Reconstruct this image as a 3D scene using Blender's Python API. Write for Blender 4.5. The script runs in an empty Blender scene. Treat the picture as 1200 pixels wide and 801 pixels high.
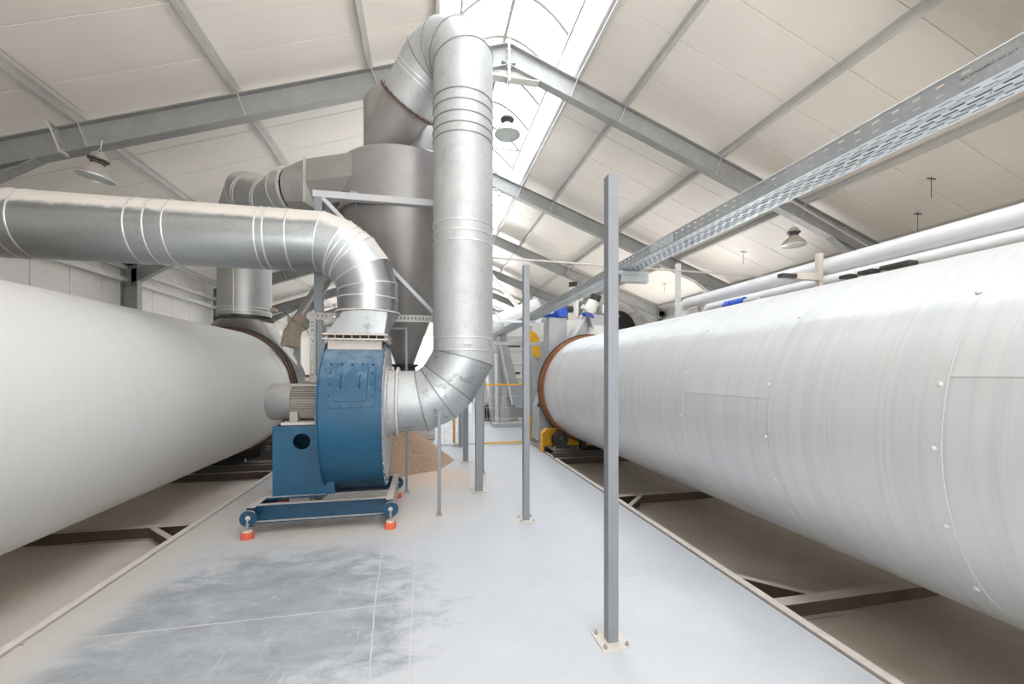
import bpy, math, random
from mathutils import Vector, Matrix, Quaternion
random.seed(7)
PI = math.pi
S = bpy.context.scene
COL = S.collection

# ------------------------------------------------------------------ camera
cam_d = bpy.data.cameras.new('camera'); cam = bpy.data.objects.new('camera', cam_d); COL.objects.link(cam)
S.camera = cam
YAW = math.atan(102 / 488.0)
cam.location = (0, 0, 1.7)
cam.rotation_euler = (PI / 2, 0, -YAW)
cam_d.sensor_width = 36; cam_d.lens = 488 / 1200 * 36
cam_d.shift_y = 35.5 / 1200
cam_d.clip_end = 200

# ------------------------------------------------------------------ light
W = bpy.data.worlds.new('world'); S.world = W; W.use_nodes = True
nt = W.node_tree; nt.nodes.clear()
wo = nt.nodes.new('ShaderNodeOutputWorld'); wb = nt.nodes.new('ShaderNodeBackground')
# overcast sky: zenith three times as bright as the horizon (standard overcast distribution)
wb.inputs[0].default_value = (0.94, 0.97, 1.0, 1)
_tc = nt.nodes.new('ShaderNodeTexCoord'); _sx = nt.nodes.new('ShaderNodeSeparateXYZ'); nt.links.new(_tc.outputs['Generated'], _sx.inputs[0])
_mr = nt.nodes.new('ShaderNodeMapRange'); nt.links.new(_sx.outputs[2], _mr.inputs[0])
SKY = 9.5
_mr.inputs[1].default_value = 0; _mr.inputs[2].default_value = 1; _mr.inputs[3].default_value = SKY / 3; _mr.inputs[4].default_value = SKY
nt.links.new(_mr.outputs[0], wb.inputs[1])
nt.links.new(wb.outputs[0], wo.inputs[0])

XR0 = 11.65              # outer face of the right wall, whose open door is added to let in light
def area(name, loc, rot, sx, sy, power=None, color=(1, 1, 1), portal=False):
    l = bpy.data.lights.new(name, 'AREA'); l.shape = 'RECTANGLE'; l.size = sx; l.size_y = sy
    l.color = color
    if portal: l.cycles.is_portal = True
    else: l.energy = power
    o = bpy.data.objects.new(name, l); COL.objects.link(o); o.location = loc; o.rotation_euler = rot
    return o
# daylight comes in through the ridge skylight and an added gateway in the front gable
area('skylight_portal', (1.63, 13.5, 8.9), (0, 0, 0), 3.0, 44, portal=True)
area('added_gateway_portal', (2.7, -8.3, 2.9), (PI / 2, 0, 0), 11.0, 5.8, portal=True)  # portal of the added gateway
# added area light in place of a sunlit yard brightens the roof underside
area('added_yard_light', (3.0, -13.0, 0.0), (PI, 0, 0), 15.0, 8.6, 7500, (1.0, 0.95, 0.88))
area('added_right_yard_light', (XR0 + 4.3, 14.6, 0.0), (PI, 0, 0), 8.0, 9.0, 2800, (1.0, 0.94, 0.86))  # added lamp outside the door, brightens the roof in mid-hall
area('added_door_portal', (XR0, 14.6, 1.5), (0, PI / 2, 0), 3.0, 6.0, portal=True)  # portal of the added door
area('added_far_yard_light', (2.0, 39.5, 0.0), (PI, 0, 0), 12.0, 8.6, 8000, (1.0, 0.95, 0.88))  # added lamp outside the far gateway, brightens the far roof
area('added_far_gateway_portal', (1.2, 34.5, 2.3), (-PI / 2, 0, 0), 7.0, 4.6, portal=True)  # portal of the added far gateway

S.view_settings.view_transform = 'Standard'; S.view_settings.look = 'None'
S.view_settings.exposure = 0.12; S.view_settings.gamma = 1; S.view_settings.use_curve_mapping = False
S.cycles.use_denoising = True
S.cycles.max_bounces = 14; S.cycles.diffuse_bounces = 8; S.cycles.glossy_bounces = 6
S.cycles.transparent_max_bounces = 12
S.cycles.sample_clamp_indirect = 12
S.cycles.blur_glossy = 0.5
S.cycles.caustics_reflective = False; S.cycles.caustics_refractive = False

# ------------------------------------------------------------------ materials
def newmat(name):
    m = bpy.data.materials.new(name); m.use_nodes = True
    n = m.node_tree; n.nodes.clear()
    out = n.nodes.new('ShaderNodeOutputMaterial'); b = n.nodes.new('ShaderNodeBsdfPrincipled')
    n.links.new(b.outputs[0], out.inputs[0])
    return m, n, b, out
def pos(n, scale=(1, 1, 1)):
    g = n.nodes.new('ShaderNodeNewGeometry'); mp = n.nodes.new('ShaderNodeMapping'); mp.inputs['Scale'].default_value = scale
    n.links.new(g.outputs['Position'], mp.inputs[0]); return mp.outputs[0]
def noise(n, vec, scale=5, detail=4, rough=0.6, dist=0):
    t = n.nodes.new('ShaderNodeTexNoise'); t.inputs['Scale'].default_value = scale; t.inputs['Detail'].default_value = detail
    t.inputs['Roughness'].default_value = rough; t.inputs['Distortion'].default_value = dist
    n.links.new(vec, t.inputs['Vector']); return t.outputs[0]
def rng(n, v, a, b, c=0.0, d=1.0, smooth=False):
    r = n.nodes.new('ShaderNodeMapRange'); r.inputs[1].default_value = a; r.inputs[2].default_value = b
    r.inputs[3].default_value = c; r.inputs[4].default_value = d
    if smooth: r.interpolation_type = 'SMOOTHSTEP'
    n.links.new(v, r.inputs[0]); return r.outputs[0]
def mth(n, op, a, b=None, c=None):
    m = n.nodes.new('ShaderNodeMath'); m.operation = op
    for i, x in enumerate((a, b, c)):
        if x is None: continue
        if isinstance(x, (int, float)): m.inputs[i].default_value = x
        else: n.links.new(x, m.inputs[i])
    return m.outputs[0]
def mix(n, f, a, b):
    m = n.nodes.new('ShaderNodeMix'); m.data_type = 'RGBA'
    if isinstance(f, (int, float)): m.inputs[0].default_value = f
    else: n.links.new(f, m.inputs[0])
    for i, x in ((6, a), (7, b)):
        if isinstance(x, tuple): m.inputs[i].default_value = (*x, 1) if len(x) == 3 else x
        else: n.links.new(x, m.inputs[i])
    return m.outputs[2]
def bump(n, b, h, strength=0.3, dist=0.01):
    u = n.nodes.new('ShaderNodeBump'); u.inputs['Strength'].default_value = strength; u.inputs['Distance'].default_value = dist
    n.links.new(h, u.inputs['Height']); n.links.new(u.outputs[0], b.inputs['Normal'])
def nz(n):
    g = n.nodes.new('ShaderNodeNewGeometry'); s = n.nodes.new('ShaderNodeSeparateXYZ'); n.links.new(g.outputs['Normal'], s.inputs[0]); return s.outputs[2]
DUST = (0.56, 0.49, 0.42)
def painted(name, col, rough=0.5, metal=0.0, var=0.12, dust=0.0, scale=4, dlo=0.55, dhi=0.95, dustcol=DUST, bmp=0.0, spec=0.5):
    """plain coat with faint blotches and settled dust on surfaces that face up"""
    m, n, b, o = newmat(name)
    p = pos(n)
    nv = noise(n, p, scale, 5, 0.65)
    dark = tuple(c * (1 - var) for c in col); lite = tuple(min(1, c * (1 + var * 0.6)) for c in col)
    c = mix(n, rng(n, nv, 0.3, 0.7), dark, lite)
    if dust > 0:
        nn = noise(n, p, 9, 6, 0.7)
        f = mth(n, 'MULTIPLY', rng(n, mth(n, 'ADD', nz(n), rng(n, nn, 0.3, 0.7, -0.3, 0.3)), dlo, dhi), dust)
        c = mix(n, f, c, dustcol)
        n.links.new(rng(n, f, 0, 1, metal, 0.0), b.inputs['Metallic'])
        n.links.new(rng(n, f, 0, 1, rough, 0.9), b.inputs['Roughness'])
    else:
        b.inputs['Metallic'].default_value = metal; b.inputs['Roughness'].default_value = rough
    n.links.new(c, b.inputs['Base Color'])
    b.inputs['Specular IOR Level'].default_value = spec
    if bmp: bump(n, b, noise(n, p, 60, 3), bmp, 0.004)
    return m
def galv(name, col=(0.62, 0.65, 0.67), rough=0.33, dust=0.9, dlo=0.3, dhi=0.6, grime=0.0, metal=0.9, film_amt=0.25, dustcol=(0.66, 0.61, 0.56)):
    m, n, b, o = newmat(name)
    p = pos(n)
    vt = n.nodes.new('ShaderNodeTexVoronoi'); vt.inputs['Scale'].default_value = 55
    n.links.new(p, vt.inputs['Vector'])
    sp = n.nodes.new('ShaderNodeSeparateColor'); n.links.new(vt.outputs['Color'], sp.inputs[0])
    big = noise(n, p, 2.2, 5, 0.65)
    c = mix(n, rng(n, sp.outputs[0], 0, 1), tuple(x * 0.93 for x in col), tuple(min(1, x * 1.05) for x in col))
    c = mix(n, rng(n, big, 0.35, 0.7, 0, 0.45), c, tuple(x * 0.8 for x in col))
    if grime:
        g2 = noise(n, p, 7, 4, 0.6)
        c = mix(n, rng(n, g2, 0.58, 0.66, 0, grime), c, tuple(x * 0.55 for x in col))
    nn = noise(n, p, 14, 6, 0.75)
    f = mth(n, 'MULTIPLY', rng(n, mth(n, 'ADD', nz(n), rng(n, nn, 0.3, 0.7, -0.08, 0.08)), dlo, dhi, 0, 1, True), dust)
    film = rng(n, noise(n, p, 3, 5, 0.7), 0.4, 0.75, 0.0, film_amt)
    f = mth(n, 'MAXIMUM', f, film)
    c = mix(n, f, c, dustcol)
    n.links.new(c, b.inputs['Base Color'])
    n.links.new(rng(n, f, 0, 1, metal, 0.05), b.inputs['Metallic'])
    n.links.new(rng(n, mth(n, 'ADD', f, rng(n, big, 0.3, 0.7, -0.05, 0.12)), 0, 1, rough, 0.85), b.inputs['Roughness'])
    return m

M = {}
M['duct'] = galv('galvanised_duct', (0.44, 0.47, 0.495), 0.32, dust=0.97, dlo=0.30, dhi=0.52, metal=1.0, film_amt=0.06)
M['duct_riser'] = galv('galvanised_riser', (0.52, 0.54, 0.55), 0.55, metal=.6, dust=0.5, grime=0.25, dlo=0.5, dhi=0.9, dustcol=(0.72, 0.69, 0.66))
M['duct_elbow2'] = galv('galvanised_inlet_duct', (0.47, 0.485, 0.49), 0.42, dust=0.8, dlo=0.35, dhi=0.7, metal=.85)
M['duct_elbow'] = galv('galvanised_elbow', (0.50, 0.53, 0.55), 0.45, metal=.8, dust=0.5, grime=1.0, dlo=0.3, dhi=0.8)
M['duct_old'] = galv('dull_galvanised', (0.42, 0.41, 0.40), 0.5, metal=0.6, dust=0.55, dlo=0.4, dhi=0.8, dustcol=(0.5, 0.45, 0.4))
M['seam'] = painted('seam_bead', (0.70, 0.71, 0.71), 0.4, 0.6)
M['seamdark'] = painted('grey_seam_bead', (0.26, 0.27, 0.275), 0.45, 0.4)
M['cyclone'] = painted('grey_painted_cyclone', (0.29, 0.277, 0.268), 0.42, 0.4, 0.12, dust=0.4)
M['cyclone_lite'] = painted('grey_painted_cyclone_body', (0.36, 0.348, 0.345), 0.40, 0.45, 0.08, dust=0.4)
M['steel'] = painted('galvanised_portal_steel', (0.33, 0.335, 0.33), 0.5, 0.25, 0.14, dust=0.35, scale=3)
M['purlin'] = painted('galvanised_purlin', (0.60, 0.59, 0.565), 0.5, 0.15, 0.1, dust=0.2)
M['post'] = painted('grey_post_paint', (0.235, 0.25, 0.27), 0.42, 0.1, 0.06, dust=0.8)
M['beam_paint'] = painted('light_grey_beam_paint', (0.50, 0.50, 0.52), 0.45, 0.1, 0.06, dust=0.6)
M['joint'] = painted('pale_joint_dust', (0.56, 0.55, 0.54), 0.95)
M['dustplate'] = painted('dust_covered_plate', (0.62, 0.565, 0.51), 0.9, 0, 0.1)
M['bolt'] = painted('zinc_bolt', (0.45, 0.45, 0.46), 0.4, 0.7)
M['blue'] = painted('blue_fan_paint', (0.008, 0.082, 0.165), 0.42, 0.0, 0.2, dust=0.55, dlo=0.35, dhi=1.1, scale=5, dustcol=(0.35, 0.42, 0.48))
M['blue2'] = painted('blue_frame_paint', (0.007, 0.055, 0.115), 0.45, 0.0, 0.15, dust=0.95, dlo=0.5, dhi=0.8, dustcol=(0.55, 0.48, 0.42))
M['bluedark'] = painted('blue_bolt_paint', (0.006, 0.045, 0.10), 0.4)
M['side'] = painted('dusty_side_plate', (0.52, 0.53, 0.54), 0.6, 0.2, 0.15, dust=0.6)
M['motor'] = painted('dusty_motor_casting', (0.36, 0.33, 0.30), 0.6, 0.2, 0.12, dust=0.8, dlo=0.3, dhi=0.8)
M['cowl'] = painted('grey_motor_cowl', (0.26, 0.265, 0.27), 0.4, 0.4, 0.08, dust=0.7, dlo=0.2, dhi=1.0, dustcol=(0.5, 0.475, 0.44))
M['red'] = painted('red_rubber_foot', (0.72, 0.13, 0.07), 0.7, 0, 0.15, dust=0.5)
M['black'] = painted('black_recess', (0.012, 0.011, 0.010), 0.8)
M['darksteel'] = painted('dark_dirty_steel', (0.06, 0.055, 0.05), 0.55, 0.3, 0.3, dust=0.35)
M['rustbeam'] = painted('rusty_pit_beam', (0.085, 0.055, 0.04), 0.8, 0.1, 0.35, dust=0.95, dlo=0.6, dhi=0.8, dustcol=(0.50, 0.43, 0.38))
M['rust'] = painted('orange_rust_rim', (0.36, 0.13, 0.055), 0.7, 0.1, 0.3, scale=6)
M['rustdark'] = painted('brown_rust_rim', (0.12, 0.07, 0.05), 0.65, 0.2, 0.35, scale=5)
M['wallpanel'] = painted('cream_wall_panel', (0.76, 0.74, 0.70), 0.45, 0.0, 0.05)
M['whitepaint'] = painted('white_machine_paint', (0.74, 0.73, 0.70), 0.45, 0, 0.06, dust=0.3)
M['greymachine'] = painted('grey_machine_paint', (0.46, 0.47, 0.48), 0.45, 0.15, 0.1, dust=0.6)
M['yellow'] = painted('yellow_safety_paint', (0.80, 0.42, 0.01), 0.45, 0, 0.1, dust=0.25)
M['motorblue'] = painted('bright_blue_motor', (0.02, 0.09, 0.55), 0.35, 0, 0.1)
M['whitepipe'] = painted('white_plastic_pipe', (0.76, 0.765, 0.77), 0.35, 0, 0.04, dust=0.2)
M['burlap'] = painted('burlap_sleeve', (0.42, 0.35, 0.27), 0.95, 0, 0.3, scale=30, bmp=0.6)
M['green'] = painted('dark_green_machine', (0.02, 0.06, 0.04), 0.5)
M['lampmetal'] = painted('dusty_lamp_reflector', (0.42, 0.42, 0.42), 0.35, 0.5, 0.1, dust=0.9, dlo=0.2, dhi=0.6, dustcol=(0.50, 0.44, 0.38))
M['lampdark'] = painted('dark_lamp_ballast', (0.08, 0.075, 0.07), 0.5, 0.2, 0.1, dust=0.8)
M['wire'] = painted('fence_wire', (0.62, 0.63, 0.64), 0.5, 0.3)
M['skybar'] = painted('aluminium_glazing_bar', (0.30, 0.28, 0.26), 0.6)
M['rod'] = painted('dusty_rod', (0.62, 0.58, 0.54), 0.7)
M['ink'] = painted('black_ink', (0.05, 0.055, 0.06), 0.7)
M['edge'] = painted('dusty_steel_edge', (0.66, 0.595, 0.545), 0.85, 0.0, 0.14, scale=12)
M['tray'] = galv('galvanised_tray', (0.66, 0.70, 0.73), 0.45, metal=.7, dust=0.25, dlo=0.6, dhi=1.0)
M['tray_shaded'] = galv('galvanised_tray_shaded', (0.36, 0.385, 0.395), 0.5, metal=.5, dust=0.25, dlo=0.6, dhi=1.0)  # darker copy of the tray metal, shade of its sides put into colour
M['cablejacket'] = painted('black_cable_jacket', (0.02, 0.02, 0.022), 0.5)

def mat_lampglass():
    m, n, b, o = newmat('frosted_lamp_glass')
    b.inputs['Base Color'].default_value = (0.55, 0.60, 0.57, 1); b.inputs['Roughness'].default_value = 0.25
    return m
M['glass'] = mat_lampglass()
def mat_glazing():
    m, n, b, o = newmat('skylight_sheet')
    tr = n.nodes.new('ShaderNodeBsdfTransparent'); tr.inputs[0].default_value = (0.97, 0.98, 0.985, 1)
    b.inputs['Base Color'].default_value = (0.8, 0.8, 0.8, 1); b.inputs['Roughness'].default_value = 0.4
    ms = n.nodes.new('ShaderNodeMixShader'); ms.inputs[0].default_value = 0.12
    n.links.new(tr.outputs[0], ms.inputs[1]); n.links.new(b.outputs[0], ms.inputs[2]); n.links.new(ms.outputs[0], o.inputs[0])
    return m
M['glazing'] = mat_glazing()
def mat_roof():
    m, n, b, o = newmat('cream_roof_panel')
    p = pos(n)
    nv = noise(n, p, 0.7, 4, 0.6)
    streak = noise(n, pos(n, (0.25, 6, 0.25)), 3, 3, 0.6)
    c = mix(n, rng(n, nv, 0.3, 0.7), (0.83, 0.785, 0.725), (0.88, 0.84, 0.785))
    c = mix(n, rng(n, streak, 0.4, 0.75, 0, 0.35), c, (0.78, 0.73, 0.67))
    n.links.new(c, b.inputs['Base Color']); b.inputs['Roughness'].default_value = 0.42
    w = n.nodes.new('ShaderNodeTexWave'); w.wave_type = 'BANDS'; w.bands_direction = 'Y'; w.inputs['Scale'].default_value = 3.2
    n.links.new(p, w.inputs['Vector']); bump(n, b, w.outputs['Fac'], 0.10, 0.004)
    return m
M['roof'] = mat_roof()
def mat_concrete():
    m, n, b, o = newmat('dusty_concrete')
    p = pos(n)
    g = n.nodes.new('ShaderNodeSeparateXYZ'); n.links.new(p, g.inputs[0])
    n1 = noise(n, p, 1.1, 8, 0.68, 0.5); n2 = noise(n, pos(n, (1, 1.7, 1)), 2.3, 9, 0.74, 0.35); n3 = noise(n, p, 22, 4, 0.7)
    c = mix(n, rng(n, n1, 0.3, 0.7), (0.455, 0.47, 0.495), (0.53, 0.54, 0.56))
    # worn darker area where the dust has been walked off, left of the aisle centre
    def blob(cx, cy, rx, ry, lo, hi, amp=0.55):
        x = mth(n, 'DIVIDE', mth(n, 'SUBTRACT', g.outputs[0], cx), rx); y = mth(n, 'DIVIDE', mth(n, 'SUBTRACT', g.outputs[1], cy), ry)
        d = mth(n, 'SQRT', mth(n, 'ADD', mth(n, 'MULTIPLY', x, x), mth(n, 'MULTIPLY', y, y)))
        d = mth(n, 'ADD', d, rng(n, n2, 0.2, 0.8, -amp, amp))
        return rng(n, d, lo, hi, 1, 0, True)
    k = blob(-1.15, 3.1, 1.25, 1.35, 0.55, 1.1)
    dark = mix(n, rng(n, n2, 0.32, 0.66), (0.22, 0.235, 0.255), (0.38, 0.395, 0.41))
    c = mix(n, mth(n, 'MULTIPLY', k, 0.92), c, dark)
    # beige dust round the fan and the heap
    d1 = blob(-1.0, 5.3, 1.7, 0.95, 0.5, 1.25, 0.35); d2 = blob(-0.2, 6.6, 1.4, 1.5, 0.3, 1.3, 0.4)
    c = mix(n, mth(n, 'MULTIPLY', mth(n, 'MAXIMUM', d1, d2), 0.75), c, (0.60, 0.525, 0.46))
    d3 = blob(0.05, 6.9, 0.9, 0.9, 0.2, 1.1, 0.3)
    c = mix(n, mth(n, 'MULTIPLY', d3, 0.6), c, (0.68, 0.46, 0.34))
    c = mix(n, blob(-2.4, 4.0, 0.35, 3.0, 0.3, 1.2, 0.3), c, (0.55, 0.51, 0.47))
    c = mix(n, rng(n, n3, 0.55, 0.8, 0, 0.35), c, (0.58, 0.58, 0.58))
    sc = noise(n, pos(n, (5, 0.8, 1)), 5, 5, 0.6, 1.0)
    c = mix(n, rng(n, sc, 0.62, 0.68, 0, 0.3), c, (0.62, 0.61, 0.60))
    n.links.new(c, b.inputs['Base Color']); n.links.new(rng(n, n1, 0.3, 0.7, 0.42, 0.7), b.inputs['Roughness'])
    b.inputs['Specular IOR Level'].default_value = 0.35
    bump(n, b, n2, 0.05, 0.003)
    return m
M['concrete'] = mat_concrete()
def mat_sand(name, a, bb):
    m, n, b, o = newmat(name)
    p = pos(n); n1 = noise(n, p, 1.6, 8, 0.7, 0.3); n2 = noise(n, p, 45, 4, 0.7)
    c = mix(n, rng(n, n1, 0.3, 0.7), a, bb)
    c = mix(n, rng(n, n2, 0.68, 0.72, 0, 0.5), c, tuple(x * 0.5 for x in a))
    n.links.new(c, b.inputs['Base Color']); b.inputs['Roughness'].default_value = 0.95
    bump(n, b, n2, 0.3, 0.004)
    return m
M['sand_l'] = mat_sand('beige_pit_dust', (0.54, 0.48, 0.42), (0.64, 0.575, 0.51))
M['sand_r'] = mat_sand('grey_brown_pit_floor', (0.35, 0.305, 0.255), (0.44, 0.39, 0.33))  # right pit base colour is darker than the left
def mat_heap():
    m, n, b, o = newmat('sawdust')
    p = pos(n); n1 = noise(n, p, 30, 6, 0.8)
    c = mix(n, rng(n, n1, 0.3, 0.7), (0.30, 0.19, 0.12), (0.62, 0.44, 0.32))
    n.links.new(c, b.inputs['Base Color']); b.inputs['Roughness'].default_value = 1
    bump(n, b, n1, 0.8, 0.02)
    return m
M['heap'] = mat_heap()
def mat_drum(name, base, streakcol, amount, rough, metal):
    m, n, b, o = newmat(name)
    p = pos(n)
    s1 = noise(n, pos(n, (0.25, 9, 0.25)), 2.2, 6, 0.7)          # scuffs run round the drum
    s2 = noise(n, pos(n, (0.5, 28, 0.5)), 2.0, 5, 0.7)
    n1 = noise(n, p, 1.3, 6, 0.65)
    c = mix(n, mth(n, 'MULTIPLY', rng(n, s1, 0.45, 0.72), amount), base, streakcol)
    c = mix(n, mth(n, 'MULTIPLY', rng(n, s2, 0.52, 0.75), amount * 0.7), c, tuple(x * 0.93 for x in streakcol))
    c = mix(n, rng(n, n1, 0.5, 0.75, 0, 0.3 * amount), c, (0.60, 0.57, 0.52))
    n.links.new(c, b.inputs['Base Color'])
    n.links.new(rng(n, s1, 0.3, 0.7, rough - 0.04, rough + 0.12), b.inputs['Roughness'])
    b.inputs['Metallic'].default_value = metal
    bump(n, b, n1, 0.12, 0.02)
    return m
M['drum_r'] = mat_drum('scuffed_aluminium_cladding', (0.70, 0.705, 0.71), (0.51, 0.54, 0.575), 0.5, 0.36, 0.3)
M['drum_l'] = mat_drum('chalky_drum_cladding', (0.69, 0.68, 0.66), (0.63, 0.635, 0.63), 0.3, 0.55, 0.05)

# ------------------------------------------------------------------ mesh builder
class MB:
    def __init__(s): s.v = []; s.f = []
    def add(s, vs, fs):
        k = len(s.v); s.v += [Vector(a) for a in vs]; s.f += [tuple(i + k for i in f) for f in fs]; return s
    def obox(s, c, ax, ay, az):
        c, ax, ay, az = map(Vector, (c, ax, ay, az))
        vs = [c + ax * i + ay * j + az * k for i in (-1, 1) for j in (-1, 1) for k in (-1, 1)]
        fs = [(0, 1, 3, 2), (4, 6, 7, 5), (0, 4, 5, 1), (2, 3, 7, 6), (0, 2, 6, 4), (1, 5, 7, 3)]
        if ax.cross(ay).dot(az) < 0: fs = [f[::-1] for f in fs]
        return s.add(vs, fs)
    def box(s, x0, x1, y0, y1, z0, z1):
        return s.obox(((x0 + x1) / 2, (y0 + y1) / 2, (z0 + z1) / 2), ((x1 - x0) / 2, 0, 0), (0, (y1 - y0) / 2, 0), (0, 0, (z1 - z0) / 2))
    def bar(s, p, q, w, h, up=(0, 0, 1)):
        p, q, up = map(Vector, (p, q, up)); d = (q - p); L = d.length; d.normalize()
        side = d.cross(up).normalized(); u = side.cross(d).normalized()
        return s.obox((p + q) / 2, d * L / 2, side * w / 2, u * h / 2)
    def ibeam(s, p, q, depth, width, tw=0.012, tf=0.018, up=(0, 0, 1)):
        """p..q run along the top flange's outer face"""
        p, q, up = map(Vector, (p, q, up)); d = (q - p); L = d.length; d.normalize()
        side = d.cross(up).normalized(); u = side.cross(d).normalized(); c = (p + q) / 2
        s.obox(c - u * tf / 2, d * L / 2, side * width / 2, u * tf / 2)
        s.obox(c - u * (depth - tf / 2), d * L / 2, side * width / 2, u * tf / 2)
        return s.obox(c - u * depth / 2, d * L / 2, side * tw / 2, u * (depth / 2 - tf))
    def loft(s, rings, caps=True, closed=False):
        k = len(s.v); n = len(rings[0])
        for r in rings: s.v += [Vector(a) for a in r]
        m = len(rings)
        for i in range(m if closed else m - 1):
            a = k + i * n; b = k + ((i + 1) % m) * n
            for j in range(n):
                jj = (j + 1) % n; s.f.append((a + j, a + jj, b + jj, b + j))
        if caps and not closed:
            s.f.append(tuple(range(k + n - 1, k - 1, -1))); s.f.append(tuple(range(k + (m - 1) * n, k + m * n)))
        return s
    def cyl(s, p, q, r0, r1=None, seg=16, caps=True):
        r1 = r0 if r1 is None else r1; p, q = Vector(p), Vector(q); d = (q - p).normalized(); a, b = frame(d)
        R = lambda c, r: [c + (a * math.cos(t) + b * math.sin(t)) * r for t in [2 * PI * i / seg for i in range(seg)]]
        return s.loft([R(p, r0), R(q, r1)], caps)
    def lathe(s, o, axis, prof, seg=32, caps=False):
        o = Vector(o); d = Vector(axis).normalized(); a, b = frame(d)
        rings = [[o + d * t + (a * math.cos(w) + b * math.sin(w)) * r for w in [2 * PI * i / seg for i in range(seg)]] for t, r in prof]
        return s.loft(rings, caps)
    def tube(s, pts, r, seg=8, closed=False, caps=True):
        pts = [Vector(p) for p in pts]; n = len(pts); rings = []; a = None
        for i in range(n):
            if closed: d = (pts[(i + 1) % n] - pts[i - 1]).normalized()
            else: d = (pts[min(i + 1, n - 1)] - pts[max(i - 1, 0)]).normalized()
            if a is None: a, b = frame(d)
            else:
                a = (a - d * a.dot(d)).normalized()
            b = d.cross(a)
            rings.append([pts[i] + (a * math.cos(t) + b * math.sin(t)) * r for t in [2 * PI * j / seg for j in range(seg)]])
        return s.loft(rings, caps, closed)
    def prism(s, poly, h0, h1):
        """poly: 3D points of one face, extruded from +h0 to +h1 (vectors)"""
        h0, h1 = Vector(h0), Vector(h1); P = [Vector(p) for p in poly]
        return s.loft([[p + h0 for p in P], [p + h1 for p in P]])
    def build(s, name, m, parent=None, smooth=None, bevel=0):
        me = bpy.data.meshes.new(name)
        off = Vector((0, 0, 0))
        q = parent
        while q is not None: off += q.location; q = q.parent
        me.from_pydata([tuple(v - off) for v in s.v], [], s.f)
        import bmesh
        bm = bmesh.new(); bm.from_mesh(me); bmesh.ops.recalc_face_normals(bm, faces=bm.faces); bm.to_mesh(me); bm.free()
        me.materials.append(M[m] if isinstance(m, str) else m)
        o = bpy.data.objects.new(name, me); COL.objects.link(o)
        if parent is not None: o.parent = parent
        if smooth is not None:
            me.shade_smooth(); me.set_sharp_from_angle(angle=math.radians(smooth))
        if bevel:
            md = o.modifiers.new('bevel', 'BEVEL'); md.width = bevel; md.segments = 2; md.limit_method = 'ANGLE'
        return o
def frame(d):
    d = Vector(d).normalized(); u = Vector((0, 0, 1)) if abs(d.z) < 0.9 else Vector((1, 0, 0))
    a = d.cross(u).normalized(); b = d.cross(a).normalized(); return a, b
def tag(o, label, cat, group=None, kind=None):
    o['label'] = label
    if cat: o['category'] = cat
    if group: o['group'] = group
    if kind: o['kind'] = kind
    return o
def root(name, loc, label, cat, group=None, kind=None):
    o = bpy.data.objects.new(name, None); COL.objects.link(o); o.location = loc; o.empty_display_size = 0.1
    return tag(o, label, cat, group, kind)
def copy_tree(o, parent=None, shift=None):
    c = o.copy(); COL.objects.link(c); c.parent = parent
    if shift is not None: c.location = Vector(o.location) + Vector(shift)
    for ch in [x for x in list(o.children)]: copy_tree(ch, c)
    return c
def hexbolt(mb, p, d, r=0.012, h=0.012):
    p, d = Vector(p), Vector(d).normalized(); return mb.cyl(p, p + d * h, r, r, 6)

# round duct made of mitred sections
def mitre_rings(pts, rad, seg=40):
    pts = [Vector(p) for p in pts]; n = len(pts); rings = []; d0 = (pts[1] - pts[0]).normalized(); a, b = frame(d0)
    if not isinstance(rad, (list, tuple)): rad = [rad] * n
    for i in range(n):
        if i == 0: d = d0; nrm = d0
        else:
            d = (pts[i] - pts[i - 1]).normalized()
            if i < n - 1: nrm = (d + (pts[i + 1] - pts[i]).normalized()).normalized()
            else: nrm = d
            a = (a - d * a.dot(d)).normalized(); b = d.cross(a)
            if i == 1: pass
        if i == 0: b = d.cross(a)
        ring = []
        for k in range(seg):
            t = 2 * PI * k / seg; v = (a * math.cos(t) + b * math.sin(t)) * rad[i]
            v2 = v - d * (v.dot(nrm) / d.dot(nrm)); ring.append(pts[i] + v2)
        rings.append(ring)
        if 0 < i < n - 1:      # carry the frame over the mitre
            dn = (pts[i + 1] - pts[i]).normalized(); q = d.rotation_difference(dn); a = q @ a; b = q @ b
    return rings
def duct(parent, pts, rad, mat, beads=(), seg=40, bead_r=0.009, seamed=True, skip=()):
    """each straight length / gore is a part; a rolled seam sits on every mitre. beads: (segment, t)"""
    R = mitre_rings(pts, rad, seg); pts = [Vector(p) for p in pts]
    for i in range(len(pts) - 1):
        MB().loft([R[i], R[i + 1]], caps=False).build('duct_section', mat, parent, smooth=30)
        if seamed and i > 0 and i not in skip:
            MB().tube(R[i], bead_r * 0.8, 6, closed=True).build('seam_bead', 'seam', parent, smooth=60)
    for (i, t) in beads:
        ring = [R[i][k].lerp(R[i + 1][k], t) for k in range(seg)]
        if i == 0 or i == len(pts) - 2 or True:
            # a bead stands square to its length
            d = (pts[i + 1] - pts[i]).normalized(); c = pts[i].lerp(pts[i + 1], t)
            ring = [p - d * (p - c).dot(d) for p in ring]
        MB().tube(ring, bead_r, 6, closed=True).build('seam_bead', 'seam', parent, smooth=60)
    return R
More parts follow.
